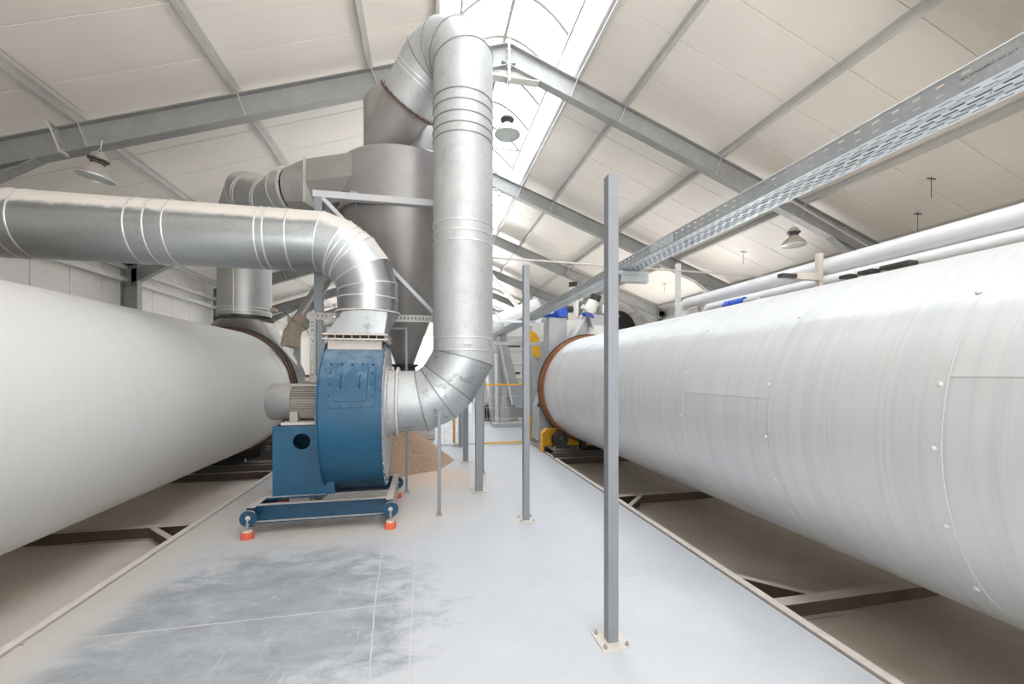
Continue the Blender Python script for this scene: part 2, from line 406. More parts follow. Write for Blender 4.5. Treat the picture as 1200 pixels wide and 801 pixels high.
def flange(parent, c, d, r, w=0.05, th=0.012, nb=20, mat='side', br=0.009):
    c, d = Vector(c), Vector(d).normalized(); a, b = frame(d)
    MB().lathe(c - d * th / 2, d, [(0, r), (0, r + w), (th, r + w), (th, r), (0, r)], 40).build('flange', mat, parent, smooth=30)
    mb = MB()
    for k in range(nb):
        t = 2 * PI * k / nb; p = c + (a * math.cos(t) + b * math.sin(t)) * (r + w * 0.6)
        mb.cyl(p - d * (th / 2 + 0.010), p + d * (th / 2 + 0.010), br, seg=6)
    o = mb.build('bolt_ring', 'bolt', parent); o['kind'] = 'stuff'

# ------------------------------------------------------------------ building shell
RX, RZ = 1.63, 8.24                 # ridge line, top of rafters
SR, SL = 0.369, 0.345               # roof pitches
def ztop(x): return RZ - (SR * (x - RX) if x > RX else SL * (RX - x))
Y0, Y1 = -8.4, 34.6
XL, XR = -8.1, 11.45
PD = 0.15                           # purlin depth

# aisle slab in saw-cut bays
fl = root('floor', (0, 0, 0), 'pale blue-grey dusty concrete aisle floor between the two drums', None, kind='structure')
xs = [-2.474, -0.09, 2.470]; ys = [-8.4, -1.83, 3.17, 8.17, 13.17, 18.17, 23.17, 28.17, 34.6]
for i in range(2):
    for j in range(len(ys) - 1):
        if ys[j] >= 13: continue
        MB().box(xs[i] + 0.004, xs[i + 1] - 0.004, ys[j] + 0.006, ys[j + 1] - 0.006, -0.2, 0).build('floor_slab', 'concrete', fl)
MB().box(XL, XR, 13.174, Y1, -0.2, 0).build('floor_slab', 'concrete', fl)
for (a, b) in ((XL, -2.47), (2.46, XR)):
    MB().box(a, b, 10.6, 13.166, -0.2, 0).build('floor_slab', 'concrete', fl)
MB().box(-2.45, 2.44, -8.4, 13.2, -0.25, -0.0012).build('joint_filler', 'joint', fl)
mb = MB(); yy = 2.0; xx = -0.27; pts = []
while yy < 4.9:
    pts.append((xx + random.uniform(-0.004, 0.004), yy)); yy += 0.1; xx += -0.11 * 0.1 / 1.5 if yy < 3.4 else -0.004
for (x1, y1), (x2, y2) in zip(pts, pts[1:]):
    w = random.uniform(0.002, 0.006)
    mb.add([(x1 - w, y1, 0.0015), (x1 + w, y1, 0.0015), (x2 + w, y2, 0.0015), (x2 - w, y2, 0.0015)], [(0, 1, 2, 3)])
mb.build('chalk_line', 'joint', fl)

for sgn, mt, nm in ((-1, 'sand_l', 'beige dust-covered pit floor under the left drum'), (1, 'sand_r', 'grey-brown pit floor under the right drum')):
    x0, x1 = sorted((sgn * 2.52, XL if sgn < 0 else XR))
    o = MB(); N = 60
    # gently uneven dust bed
    nx, ny = 40, 90; k = len(o.v)
    for j in range(ny + 1):
        for i in range(nx + 1):
            x = x0 + (x1 - x0) * i / nx; y = -8.4 + 19.0 * j / ny
            o.v.append(Vector((x, y, -0.13 + 0.008 * math.sin(x * 2.1 + y) * math.cos(y * 1.3) + random.uniform(-0.002, 0.002))))
    for j in range(ny):
        for i in range(nx):
            a = j * (nx + 1) + i; o.f.append((a, a + 1, a + nx + 2, a + nx + 1))
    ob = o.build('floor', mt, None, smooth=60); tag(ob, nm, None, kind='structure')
    tag(MB().box(*sorted((sgn * 2.43, sgn * 2.53)), -8.4, 10.6, -.2, -.12).build('trim_7' if sgn < 0 else 'trim_8', 'black', None), 'black strip painting the shade at the bottom of the gap between aisle slab and %s pit' % ('left' if sgn < 0 else 'right'), None, kind='structure')  # black strip stands in for the shade inside the gap
    # steel edging of the pit
    xe0, xe1 = sorted((sgn * 2.50, sgn * 2.565))
    e = MB().box(xe0, xe1, -8.4, 10.6, -0.02, 0.0); tag(MB().box(*sorted((sgn * 2.501, sgn * 2.508)), -8.4, 10.6, -0.18, -0.021).build('trim_9' if sgn < 0 else 'trim_10', 'rustdark', None), 'rusty upright web of the %s pit edging, darkened as gap shade' % ('left' if sgn < 0 else 'right'), None, kind='structure')  # upright web darkened so the gap shows a line of shade
    tag(e.build('trim_1' if sgn < 0 else 'trim_2', 'edge', None), 'dusty steel edging strip along the %s pit' % ('left' if sgn < 0 else 'right'), None, kind='structure')
    # cross beams sunk in the pit
    side = 'left' if sgn < 0 else 'right'
    for n, (yb, dy) in enumerate(((-0.1, 0.38), (2.62, 0.42), (5.33, -0.42), (7.9, 0))):
        where = ('behind the camera', 'nearest to the camera', 'in the middle of the row', 'under the far end of the drum')[n]
        r = root('pit_beam', (sgn * 2.6, yb, -0.13), 'rusty cross beam with dusty top in the %s pit, %s' % (side, where), 'beam', 'rusty beams in the pits')
        x0, x1 = sorted((sgn * 2.57, sgn * 7.2))
        MB().ibeam((x0, yb, -0.003), (x1, yb, -0.003), 0.14, 0.10, 0.01, 0.012).build('main_beam', 'rustbeam', r)
        if dy:
            MB().ibeam((sgn * 2.56, yb + dy, -0.004), (sgn * 2.92, yb + dy * 0.12, -0.004), 0.14, 0.06, 0.01, 0.012).build('diagonal_brace', 'rustbeam', r)

# walls of one-metre panels
def wall_panels(name, label, x, sgn, ztopw, d0, d1, dz=3.1):
    r = root(name, (x, 0, 0), label, None, kind='structure')
    y = Y0; k = 0; first = {}
    while y < Y1 - 0.2:
        zb = dz if d0 <= y + .5 <= d1 else -0.15
        if zb not in first:
            first[zb] = (MB().box(*sorted((x, x + sgn * 0.08)), y + 0.008, y + 0.992, zb, ztopw).build('wall_panel', 'wallpanel', r, bevel=0.006), k)
        else:
            p = first[zb][0].copy(); COL.objects.link(p); p.location = (0, (k - first[zb][1]) * 1.0, 0)
        y += 1.0; k += 1
    ya = max(Y0, Y0 + round(d0 - Y0)); yb = max(Y0, Y0 + round(d1 - Y0))
    bk = MB()
    for (a, b, z) in ((Y0, ya, -.15), (ya, yb, dz), (yb, Y1, -.15)):
        if b - a > .01: bk.box(*sorted((x + sgn * 0.03, x + sgn * 0.09)), a, b, z, ztopw)
    bk.build('panel_backing', 'wallpanel', r)
    return r
wall_panels('wall_left', 'cream sandwich panel wall seen above the left drum', XL, -1, ztop(XL) + PD + 0.1, -99, -98)
wall_panels('wall_right', 'cream sandwich panel wall behind the right drum', XR, 1, ztop(XR) + PD + 0.1, 11.6, 17.6)  # door gap added to let light into mid-hall
# far gable
r = root('wall_back', (0, Y1, 0), 'cream panel gable wall at the far end of the hall', None, kind='structure')
x = XL
while x < XR:
    x2 = min(x + 1.0, XR); za, zb = ztop(x + 0.008) + PD, ztop(x2 - 0.008) + PD
    zl = 4.6 if -2.4 < x < 4.8 else -.1  # gateway gap added to brighten the far end
    if x < RX < x2: zm = ztop(RX) + PD; poly = [(x + .008, Y1, zl), (x2 - .008, Y1, zl), (x2 - .008, Y1, zb), (RX, Y1, zm), (x + .008, Y1, za)]
    else: poly = [(x + .008, Y1, zl), (x2 - .008, Y1, zl), (x2 - .008, Y1, zb), (x + .008, Y1, za)]
    MB().prism(poly, (0, 0, 0), (0, 0.08, 0)).build('wall_panel', 'wallpanel', r); x += 1.0
# near gable, with an open gateway added to let daylight in
r = root('wall_front', (0, Y0, 0), 'cream gable wall behind the camera with a wide open gateway added for daylight', None, kind='structure')
gx0, gx1, gz = -2.8, 8.2, 5.8
for (xa, xb, zl) in ((XL, gx0, -0.15), (gx1, XR, -0.15)):
    x = xa
    while x < xb - 0.01:
        x2 = min(x + 1.0, xb)
        MB().prism([(x + .006, Y0, zl), (x2 - .006, Y0, zl), (x2 - .006, Y0, ztop(x2) + PD), (x + .006, Y0, ztop(x) + PD)], (0, 0, 0), (0, -.08, 0)).build('wall_panel', 'wallpanel', r); x += 1.0
MB().prism([(gx0, Y0, gz), (gx1, Y0, gz), (gx1, Y0, ztop(gx1) + PD), (RX, Y0, RZ + PD), (gx0, Y0, ztop(gx0) + PD)], (0, 0, 0), (0, -.08, 0)).build('lintel_panel', 'wallpanel', r)
tag(MB().box(-14, 18, -22, Y0, -0.25, -0.05).build('ground', 'concrete', None), 'concrete yard outside the added gateway behind the camera', None, kind='structure')
for sg, xw, nm in ((1, XR, 'right'),):
    tag(MB().box(*sorted((xw + sg * .1, xw + sg * 9)), Y0 + .01, Y1 - .01, -0.25, -0.05).build('ground', 'concrete', None), 'concrete yard outside the added %s wall door' % nm, None, kind='structure')
tag(MB().box(-14, 18, Y1, 50, -0.25, -0.05).build('ground', 'concrete', None), 'concrete yard beyond the added far gable gateway', None, kind='structure')

# roof panels
SKL, SKR = 0.22, 3.04               # skylight opening
ceil = root('ceiling', (RX, 0, RZ), 'cream ribbed sandwich panel roof underside on steel purlins', None, kind='structure')
for side in (-1, 1):
    xa, xb = (XL - 0.1, SKL) if side < 0 else (SKR, XR + 0.1)
    first = None; k = 0; y = Y0 - 0.18
    while y < Y1:
        if first is None:
            mb = MB(); g = 0.006
            za, zb = ztop(xa) + PD, ztop(xb) + PD
            mb.prism([(xa, y + g, za), (xb, y + g, zb), (xb, y + g, zb + 0.06), (xa, y + g, za + 0.06)], (0, 0, 0), (0, 1 - 2 * g, 0))
            first = mb.build('roof_panel', 'roof', ceil, bevel=0.005)
        else:
            p = first.copy(); COL.objects.link(p); p.location = (0, k, 0)
        y += 1.0; k += 1
    mb = MB(); za, zb = ztop(xa) + PD + 0.03, ztop(xb) + PD + 0.03
    mb.prism([(xa, Y0 - .2, za), (xb, Y0 - .2, zb), (xb, Y0 - .2, zb + 0.05), (xa, Y0 - .2, za + 0.05)], (0, 0, 0), (0, Y1 - Y0 + .4, 0))
    mb.build('roof_backing', 'roof', ceil)

# purlins
PX = [SKL + 0.02, -0.98, -3.21, -5.54, -7.75, 3.06, 4.14, 6.44, 8.69, 10.97]
PN = ['left edge of the skylight', 'first left of the skylight', 'second left of the skylight', 'third left of the skylight', 'left eaves',
      'right edge of the skylight', 'first right of the skylight', 'second right of the skylight', 'third right of the skylight', 'right eaves']
for x, nme in zip(PX, PN):
    z = ztop(x); s = -1 if x < RX else 1; sl = SL if x < RX else -SR
    u = Vector((-sl, 0, 1)).normalized(); a = Vector((1, 0, sl)).normalized()
    c = Vector((x, (Y0 + Y1) / 2, z)); L = (Y1 - Y0) / 2 - 0.02
    mb = MB(); hp = PD - 0.006
    mb.obox(c + u * (hp / 2), (0, L, 0), a * 0.004, u * (hp / 2))
    mb.obox(c + u * 0.004 + a * s * 0.03, (0, L, 0), a * 0.03, u * 0.004)
    mb.obox(c + u * (hp - 0.004) - a * s * 0.03, (0, L, 0), a * 0.03, u * 0.004)
    mb.obox(c + u * 0.018 + a * s * 0.06, (0, L, 0), a * 0.003, u * 0.014)
    tag(mb.build('purlin', 'purlin', None), 'galvanised roof purlin, %s' % nme, None, kind='structure')

# skylight: barrel-vaulted glazing
sk = root('window_1', (RX, 0, RZ), 'arched translucent ridge skylight with white bars', None, kind='structure')
VX0, VX1 = 0.62, 2.66
for (xa, xb) in ((SKL + 0.05, VX0), (VX1, SKR)):
    za, zb = ztop(xa) + PD, ztop(xb) + PD
    MB().prism([(xa, Y0, za + .01), (xb, Y0, zb + .01), (xb, Y0, zb + .03), (xa, Y0, za + .03)], (0, 0, 0), (0, Y1 - Y0, 0)).build('translucent_flashing', 'glazing', sk)
def vault(x):
    t = (x - VX0) / (VX1 - VX0); zs = (ztop(VX0) + (ztop(VX1) - ztop(VX0)) * t) + PD + 0.05
    return zs + 0.62 * (1 - (2 * t - 1) ** 2)
NV = 14; first = firstr = None; k = 0; y = Y0 + 0.12
vx = [VX0 + (VX1 - VX0) * i / NV for i in range(NV + 1)]
while y < Y1 - 0.3:
    if first is None:
        mb = MB(); mb.loft([[(a, y + .02, vault(a)), (a, y + 1.03, vault(a)), (a, y + 1.03, vault(a) + .008), (a, y + .02, vault(a) + .008)] for a in vx])
        first = mb.build('glazing_sheet', 'glazing', sk, smooth=30)
        firstr = MB().tube([(a, y, vault(a) - 0.01) for a in vx], 0.028, 6).build('arched_bar', 'skybar', sk, smooth=60)
    else:
        for q in (first, firstr):
            p = q.copy(); COL.objects.link(p); p.location = Vector(q.location) + Vector((0, 1.05 * k, 0))
    y += 1.05; k += 1
for xx in (VX0, VX1):
    MB().box(xx - 0.022, xx + 0.022, Y0, Y1, ztop(xx) + PD - .01, vault(xx) + 0.03).build('glazing_curb', 'seam', sk)
for xx in (RX,):
    MB().box(xx - 0.03, xx + 0.03, Y0, Y1, vault(xx) - 0.05, vault(xx) - 0.005).build('ridge_bar', 'skybar', sk)
y = Y0 + 1.2
while y < Y1:
    MB().cyl((VX0, y, ztop(VX0) + PD + .06), (VX1, y, ztop(VX1) + PD + .06), 0.018, seg=6).build('tie_rod', 'skybar', sk); y += 3.15

# portal frames
FD, FW = 0.42, 0.19
def portal(yf):
    r = root('portal_frame', (RX, yf, 0), 'galvanised steel portal frame spanning the hall', None, kind='structure')
    y = yf + 0.06
    for s, xe in ((-1, XL + 0.1), (1, XR - 0.1)):
        p = (RX, y, RZ); q = (xe, y, ztop(xe)); mb = MB().ibeam(p, q, FD, FW); mb.build('rafter', 'steel', r)
        # haunch under the rafter at the eaves
        xi = xe - s * 1.9; zt = ztop(xi) - FD * 1.06; ze = ztop(xe) - FD - 0.45
        h = MB(); h.prism([(xi, y, zt), (xe - s * .2, y, ztop(xe) - FD), (xe - s * .2, y, ze)], (0, -.006, 0), (0, .006, 0))
        h.bar((xi, y, zt), (xe - s * .2, y, ze), FW, 0.015); h.build('haunch', 'steel', r)
        c = MB(); xf = xe - s * 0.40
        c.box(*sorted((xe, xe - s * .018)), y - FW / 2, y + FW / 2, -0.15, ztop(xe) - .02)
        c.box(*sorted((xf, xf + s * .018)), y - FW / 2, y + FW / 2, -0.15, ztop(xf) - .05)
        c.box(*sorted((xe, xf)), y - .006, y + .006, -0.15, ztop(xe) - .03)
        c.build('column', 'steel', r)
        st = MB()
        st.box(*sorted((xe - s * .02, xf + s * .02)), y - FW / 2, y + FW / 2, ze - .01, ze + .005)
        st.box(*sorted((xe - s * .02, xf + s * .02)), y - FW / 2, y + FW / 2, ztop(xf) - FD, ztop(xf) - FD + .015)
        st.build('stiffener', 'steel', r)
    # stiffener plates where the purlins land
    for x in PX:
        if abs(x - RX) > 9.2: continue
        z = ztop(x); sl = SL if x < RX else -SR
        u = Vector((-sl, 0, 1)).normalized(); a = Vector((1, 0, sl)).normalized(); c = Vector((x, y, z)) - u * (FD / 2)
        MB().obox(c, a * .006, (0, FW / 2 - .003, 0), u * (FD / 2 - .018)).build('web_stiffener', 'purlin', r)
    MB().box(RX - .2, RX + .2, y - .007, y + .007, RZ - FD - .1, RZ - .09).build('ridge_web', 'steel', r)
    # bolted ridge joint with its own shallow haunch
    MB().box(RX - .022, RX + .022, y - FW / 2 - .01, y + FW / 2 + .01, RZ - FD - .36, RZ + .06).build('ridge_plate', 'purlin', r)
    mb = MB()
    for k in range(7):
        for yy in (y - FW / 2 + .02, y + FW / 2 - .02):
            zz = RZ - 0.03 - k * 0.115
            mb.cyl((RX - .045, yy, zz), (RX + .045, yy, zz), 0.014, seg=6)
    o = mb.build('ridge_bolts', 'bolt', r); o['kind'] = 'stuff'
    zr = RZ - FD * 1.06; xl, xr_ = RX - 0.62, RX + 0.62; zb = zr - 0.235
    mb = MB(); mb.prism([(RX, y, zr), (xl, y, zr - SL * .62), (xl, y, zb - .005), (xr_, y, zb - .005), (xr_, y, zr - SR * .62)], (0, -.006, 0), (0, .006, 0))
    mb.box(xl, xr_, y - FW / 2, y + FW / 2, zb - .02, zb); mb.build('ridge_haunch', 'purlin', r)
    return r
pf = portal(8.11)
for k, n in ((-3, 'behind the camera at the added gateway'), (-2, 'just behind the camera'), (-1, 'above the camera, out of view'), (1, 'second in view'), (2, 'third in view'), (3, 'fourth in view'), (4, 'fifth in view'), (5, 'farthest in view')):
    c = copy_tree(pf, None, (0, 5 * k, 0)); c['label'] = 'galvanised steel portal frame, ' + n
pf['label'] = 'galvanised steel portal frame, nearest in view, over the cyclone'
# eaves rails
for s, xe, nm in ((-1, XL + 0.18, 'left'), (1, XR - 0.18, 'right')):
    for i, dz in enumerate((0.42, 0.75)):
        z = ztop(xe) - dz
        mb = MB().box(xe - .05, xe + .05, Y0, Y1, z - .06, z + .06)
        tag(mb.build('trim_%d' % (3 + i + (2 if s > 0 else 0)), 'purlin', None, bevel=.008), '%s wall %s eaves rail of grey steel' % (nm, ('upper', 'lower')[i]), None, kind='structure')
# conduit on the near left purlin
mb = MB().tube([(-5.42, Y0, ztop(-5.42) + .10), (-5.42, 8.0, ztop(-5.42) + .10)], 0.012, 6)
tag(mb.build('conduit', 'rod', None, smooth=60), 'thin brass-coloured conduit clipped beside the left purlin', 'conduit')

# rafter clamp plate near the left lamp and cable conduit with junction box on the right rafter
def rafter_pt(x, dz): return Vector((x, 8.08 - FW / 2 + .06, ztop(x) - dz))
r = root('clamp_plate', rafter_pt(-5.85, .4), 'bolted splice plate on the left rafter beside the pendant lamp', 'bracket')
u = Vector((-SL, 0, 1)).normalized(); a = Vector((1, 0, SL)).normalized(); c0 = Vector((-5.85, 8.05, ztop(-5.85))) - u * (FD / 2 + .02)
MB().obox(c0, a * .012, (0, .09, 0), u * (FD / 2 + .04)).build('plate', 'purlin', r)
mb = MB()
for k in (-1, 1):
    for j in (0, 1): hexbolt(mb, c0 + u * (k * .15 + j * .05) + a * .012 + Vector((0, -.05, 0)), a, .02, .02)
mb.build('bolts', 'bolt', r)['kind'] = 'stuff'
p1 = Vector((8.05, 7.97, ztop(8.05) - .26)); p2 = Vector((10.4, 7.97, ztop(10.4) - .34))
r = root('junction_box', p1, 'pale junction box with diagonal conduit on the right rafter', 'junction box')
MB().box(p1.x - .06, p1.x + .06, p1.y - .05, p1.y + .03, p1.z - .07, p1.z + .07).build('box', 'rod', r, bevel=.01)
MB().cyl(p1 + Vector((.05, 0, 0)), p2, .016, seg=8).build('conduit', 'rod', r, smooth=60)

# ------------------------------------------------------------------ high-bay lamps
def lamp(loc, top, label, tilt=(0, 0, 0), sc=1.0):
    x, y, z = loc       # z = rim of the shade
    r = root('pendant_lamp', loc, label, 'lamp', 'high-bay pendant lamps')
    pr = [(0.0, .25), (.012, .252), (.05, .235), (.11, .19), (.17, .125), (.21, .085), (.225, .075)]
    pr2 = [(t + .004, q - .006) for t, q in pr[::-1]]
    MB().lathe(loc, (0, 0, 1), [(t, q) for t, q in pr] + pr2, 36).build('shade', 'lampmetal', r, smooth=50)
    MB().lathe(loc, (0, 0, 1), [(-.012, .245), (-.012, .256), (.008, .256), (.008, .245), (-.012, .245)], 36).build('rim', 'seam', r, smooth=50)
    MB().lathe(loc, (0, 0, 1), [(.002, .001), (-.006, .12), (.004, .246), (.012, .2), (.012, .001)], 36).build('glass_disc', 'glass', r, smooth=50)
    MB().lathe(loc, (0, 0, 1), [(.222, .03), (.222, .088), (.24, .10), (.262, .075), (.275, .135), (.30, .14), (.305, .115)], 28).build('cooling_collar', 'lampdark', r, smooth=40)
    MB().lathe(loc, (0, 0, 1), [(.305, .115), (.34, .11), (.385, .085), (.41, .05), (.42, .02), (.42, .001)], 28).build('ballast_housing', 'lampmetal', r, smooth=50)
    mb = MB().tube([(x + .026 * math.cos(t), y, z + .445 + .026 * math.sin(t)) for t in [2 * PI * k / 12 for k in range(12)]], .006, 6, closed=True)
    mb.build('hook', 'seam', r, smooth=60)
    MB().cyl((x, y, z + .465), (x, y, top), .006, seg=6).build('hanger', 'seam', r)
    r.rotation_euler = tilt
    return r
lamp((-5.24, 8.0, 4.86), ztop(-5.2) - FD + .02, 'bell-shaped pendant lamp hanging from the left rafter', (0, math.radians(9), 0))
lamp((1.60, 8.12, 6.42), RZ - FD - .22, 'bell-shaped pendant lamp hanging below the ridge skylight')
lamp((8.30, 8.05, 4.62), ztop(8.3) - FD + .02, 'bell-shaped pendant lamp hanging from the right rafter')
for k, (x, y) in enumerate(((9.55, 6.2), (10.4, 7.0), (9.6, 11.1), (9.7, 15.6))):
    z = ztop(x) + PD
    mb = MB().cyl((x, y, z), (x, y, z - .42), .006, seg=6); mb.box(x - .10, x + .10, y - .012, y + .012, z - .05, z - .035)
    tag(mb.build('ceiling_hook', 'darksteel', None), 'thin steel hanger hook under the right roof, %s' % ('nearest of the row', 'second of the row', 'third of the row', 'farthest of the row')[k], 'hook', 'hooks under the right roof')

# ------------------------------------------------------------------ the two drums
ZC, RD = 1.35, 1.12
def drum(sgn, label, sheet_mat, rim_mat, bands, seam_angles, screws):
    XC = sgn * 3.57; YE = 8.45; YS = -5.5
    r = root('rotary_drum', (XC, YE, 0), label, 'drum')
    def pt(ang, y, rad):            # angle 0 faces the aisle, 90 up
        t = math.radians(ang); return Vector((XC - sgn * math.cos(t) * rad, y, ZC + math.sin(t) * rad))
    ys = [YE]
    y = bands[0]
    allb = sorted([b for b in bands], reverse=True)
    edges = [YE] + allb + [YS]
    for i in range(len(edges) - 1):
        ya, yb = edges[i], edges[i + 1]
        angs = seam_angles[i % len(seam_angles)]
        for j in range(len(angs)):
            a0 = angs[j]; a1 = angs[(j + 1) % len(angs)]
            if a1 <= a0: a1 += 360
            n = max(6, int((a1 - a0) / 5)); off = 0.002 * ((i + j) % 2)
            g = 0.03
            out = [pt(a0 + g + (a1 - a0 - 2 * g) * k / n, 0, RD + off) for k in range(n + 1)]
            inn = [pt(a0 + g + (a1 - a0 - 2 * g) * k / n, 0, RD + off - 0.006) for k in range(n + 1)][::-1]
            P = [Vector((p.x, 0, p.z)) for p in out + inn]
            ov = 0.004
            mb = MB().loft([[p + Vector((0, ya - .002, 0)) for p in P], [p + Vector((0, yb + .002, 0)) for p in P]])
            mb.build('cladding_sheet', sheet_mat, r, smooth=25)
    MB().lathe((XC, YS, ZC), (0, 1, 0), [(0, 0.02), (0, RD - .008), (YE - YS, RD - .008), (YE - YS, .02)], 64).build('shell', 'darksteel', r, smooth=40)
    # rolled lap joints between bands
    for b in allb:
        if -1 < b < 8:
            ring = [pt(a, b, RD + .001) for a in range(0, 360, 5)]
            MB().tube(ring, 0.0035 if sgn > 0 else .0012, 5, closed=True).build('lap_seam', sheet_mat, r, smooth=60)
    if screws:
        for b in allb:
            if not 0 < b < 8: continue
            for a in (42, 16, -4, -22, -40):
                p = pt(a + random.uniform(-3, 3), b + .03, RD + .002); d = (p - Vector((XC, p.y, ZC))).normalized()
                MB().lathe(p, d, [(0, .013), (.005, .012), (.008, .007), (.009, .001)], 10).build('fixing_cap', 'whitepaint', r, smooth=60)
    # running tyre at the far end
    MB().lathe((XC, YE, ZC), (0, 1, 0), [(0, RD - .01), (0, RD + .035), (.07, RD + .035), (.07, RD + .01), (.13, RD + .01), (.13, RD + .05), (.2, RD + .05), (.2, RD - .1), (0, RD - .1)], 96).build('running_tyre', rim_mat, r, smooth=30)
    MB().lathe((XC, YE + .2, ZC), (0, 1, 0), [(0, RD - .05), (0, RD + .075), (.03, RD + .075), (.03, RD - .05), (0, RD - .05)], 96).build('seal_ring', 'darksteel', r, smooth=30)
    return r, pt
bands_r = [1.55 + 1.035 * k for k in range(-6, 7) if 1.55 + 1.035 * k < 8.2]
r, pt = drum(1, 'large right-hand horizontal drum clad in scuffed white aluminium sheets', 'drum_r', 'rust', bands_r,
     [(-140, -52, 42, 130), (-150, -60, 8, 62, 150), (-140, -56, 40, 120), (-150, -50, 17, 60, 150)], True)
# rust-coloured streak beside the rim
mb = MB(); A = [pt(a, 8.22 + .05 * math.sin((a - 40) / 9), RD + .0035) for a in range(40, 66, 2)]; B = [p + Vector((0, -.022, 0)) for p in A]
mb.loft([A, B], caps=False); mb.f = mb.f[:-1]; mb.build('rust_mark', 'rust', r)
bands_l = [1.2 + 1.5 * k for k in range(-4, 5) if 1.2 + 1.5 * k < 8.2]
drum(-1, 'large left-hand horizontal drum in smooth chalky white', 'drum_l', 'rustdark', bands_l + [8.12], [(-150, -60, 60, 150)], False)

# fixed end housings, roller stations
for sgn, nm in ((-1, 'left'), (1, 'right')):
    XC = sgn * 3.57
    mb = MB().lathe((XC, 8.72, ZC), (0, 1, 0), [(0, .05), (0, 1.0), (.12, 1.0), (.12, .95), (.26, .95), (.26, .05)] if sgn > 0 else [(0, .05), (0, 1.16), (.30, 1.16), (.30, 1.10), (.95, 1.10), (.95, .05)], 64)
    o = root('end_housing', (XC, 9.1, 0), 'grey steel end housing closing the far end of the %s drum' % nm, 'housing')
    mb.build('casing', 'darksteel', o, smooth=30)
    for yy in ((8.95, 9.5) if sgn < 0 else (8.84,)):
        MB().box(XC - .75, XC + .75, yy, yy + .12, -.13, .42).build('support', 'darksteel', o)
    r = root('roller_station', (sgn * 2.8, 8.3, -.13), 'black support roller and bearing on a base frame under the %s drum' % nm, 'roller')
    x0 = sgn * 2.52
    for yy in (7.98, 8.62):
        MB().box(*sorted((x0, sgn * 6.2)), yy - .05, yy + .05, -.02, .10).build('base_beam', 'darksteel', r)
    MB().box(*sorted((x0 + sgn * .02, x0 + sgn * .62)), 8.02, 8.58, .10, .125).build('base_plate', 'darksteel', r)
    for xc in (sgn * 2.80, sgn * 4.34):
        MB().lathe((xc, 8.36, .285), (0, 1, 0), [(0, .02), (0, .14), (.02, .165), (.14, .165), (.16, .14), (.16, .02)], 28).build('roller', 'darksteel', r, smooth=30)
        MB().lathe((xc, 8.22, .285), (0, 1, 0), [(0, .001), (0, .035), (.04, .04), (.05, .075), (.14, .08)], 20).build('shaft_hub', 'darksteel', r, smooth=30)
        mb = MB().prism([(xc - .17, 8.2, .125), (xc + .17, 8.2, .125), (xc + .09, 8.2, .20), (xc + .05, 8.2, .29), (xc - .05, 8.2, .29), (xc - .09, 8.2, .20)], (0, .04, 0), (0, .12, 0)); mb.build('bearing_block', 'darksteel', r)
    mb = MB()
    for xx in (x0 + sgn * .06, x0 + sgn * .56):
        mb.cyl((xx, 8.1, .125), (xx, 8.1, .19), .012, seg=6)
    mb.build('stud', 'bolt', r)['kind'] = 'stuff'
r = root('roller_guard', (2.75, 8.75, 0), 'yellow bent steel guard box behind the right drum roller', 'guard')
MB().prism([(2.44, 8.66, -.1), (2.44, 8.66, .40), (2.53, 8.66, .49), (3.9, 8.66, .49), (3.9, 8.66, -.1)], (0, 0, 0), (0, .012, 0)).build('back_plate', 'yellow', r)
MB().prism([(2.43, 8.46, .41), (2.53, 8.46, .505), (3.1, 8.46, .505), (3.1, 8.46, .495), (2.535, 8.46, .495), (2.44, 8.46, .40), (2.44, 8.46, -.0), (2.43, 8.46, -.0)], (0, 0, 0), (0, .2, 0)).build('cover_rim', 'yellow', r)
MB().box(3.3, 3.42, 8.5, 8.64, -.1, .45).build('bracket', 'darksteel', r)

# ------------------------------------------------------------------ blower
FY, FZ = 5.42, 1.30
fan = root('centrifugal_blower', (-1.0, 5.35, 0), 'blue centrifugal blower with grey motor on red rubber feet', 'blower')
X0, X1 = -1.10, -0.47
def scroll(t):      # t: angle from front (-Y), going up positive
    # radius grows from the top round the back and bottom to the front
    a = t % (2 * PI)
    tb = [(0, .76), (PI / 2, .765), (PI, .84), (3 * PI / 2, .955), (2 * PI, .76)]
    for (p, q), (p2, q2) in zip(tb, tb[1:]):
        if p <= a <= p2: f = (a - p) / (p2 - p); f = f * f * (3 - 2 * f); return q + (q2 - q) * f
    return .76
def sp(t, dr=0, x=0): rr = scroll(t) + dr; return Vector((x, FY - math.cos(t) * rr, FZ + math.sin(t) * rr))
ts = [2 * PI * k / 72 for k in range(72)]
MB().loft([[sp(t, 0, X0) for t in ts], [sp(t, 0, X1) for t in ts]]).build('volute_casing', 'blue', fan, smooth=25)
for xa, m_, dr in ((X0 - .012, 'blue', .03), (X1, 'blue', .035)):
    MB().loft([[sp(t, dr, xa) for t in ts], [sp(t, dr, xa + .012) for t in ts]]).build('side_plate', m_, fan, smooth=25)
MB().loft([[sp(t, -.06, X1 + .012) for t in ts], [sp(t, -.06, X1 + .018) for t in ts]]).build('inlet_plate', 'side', fan, smooth=25)
mb = MB()
for k in range(40):
    t = 2 * PI * k / 40; p = sp(t, .005, X1 + .012); hexbolt(mb, p, (1, 0, 0), .011, .012)
mb.build('side_bolts', 'bolt', fan)['kind'] = 'stuff'
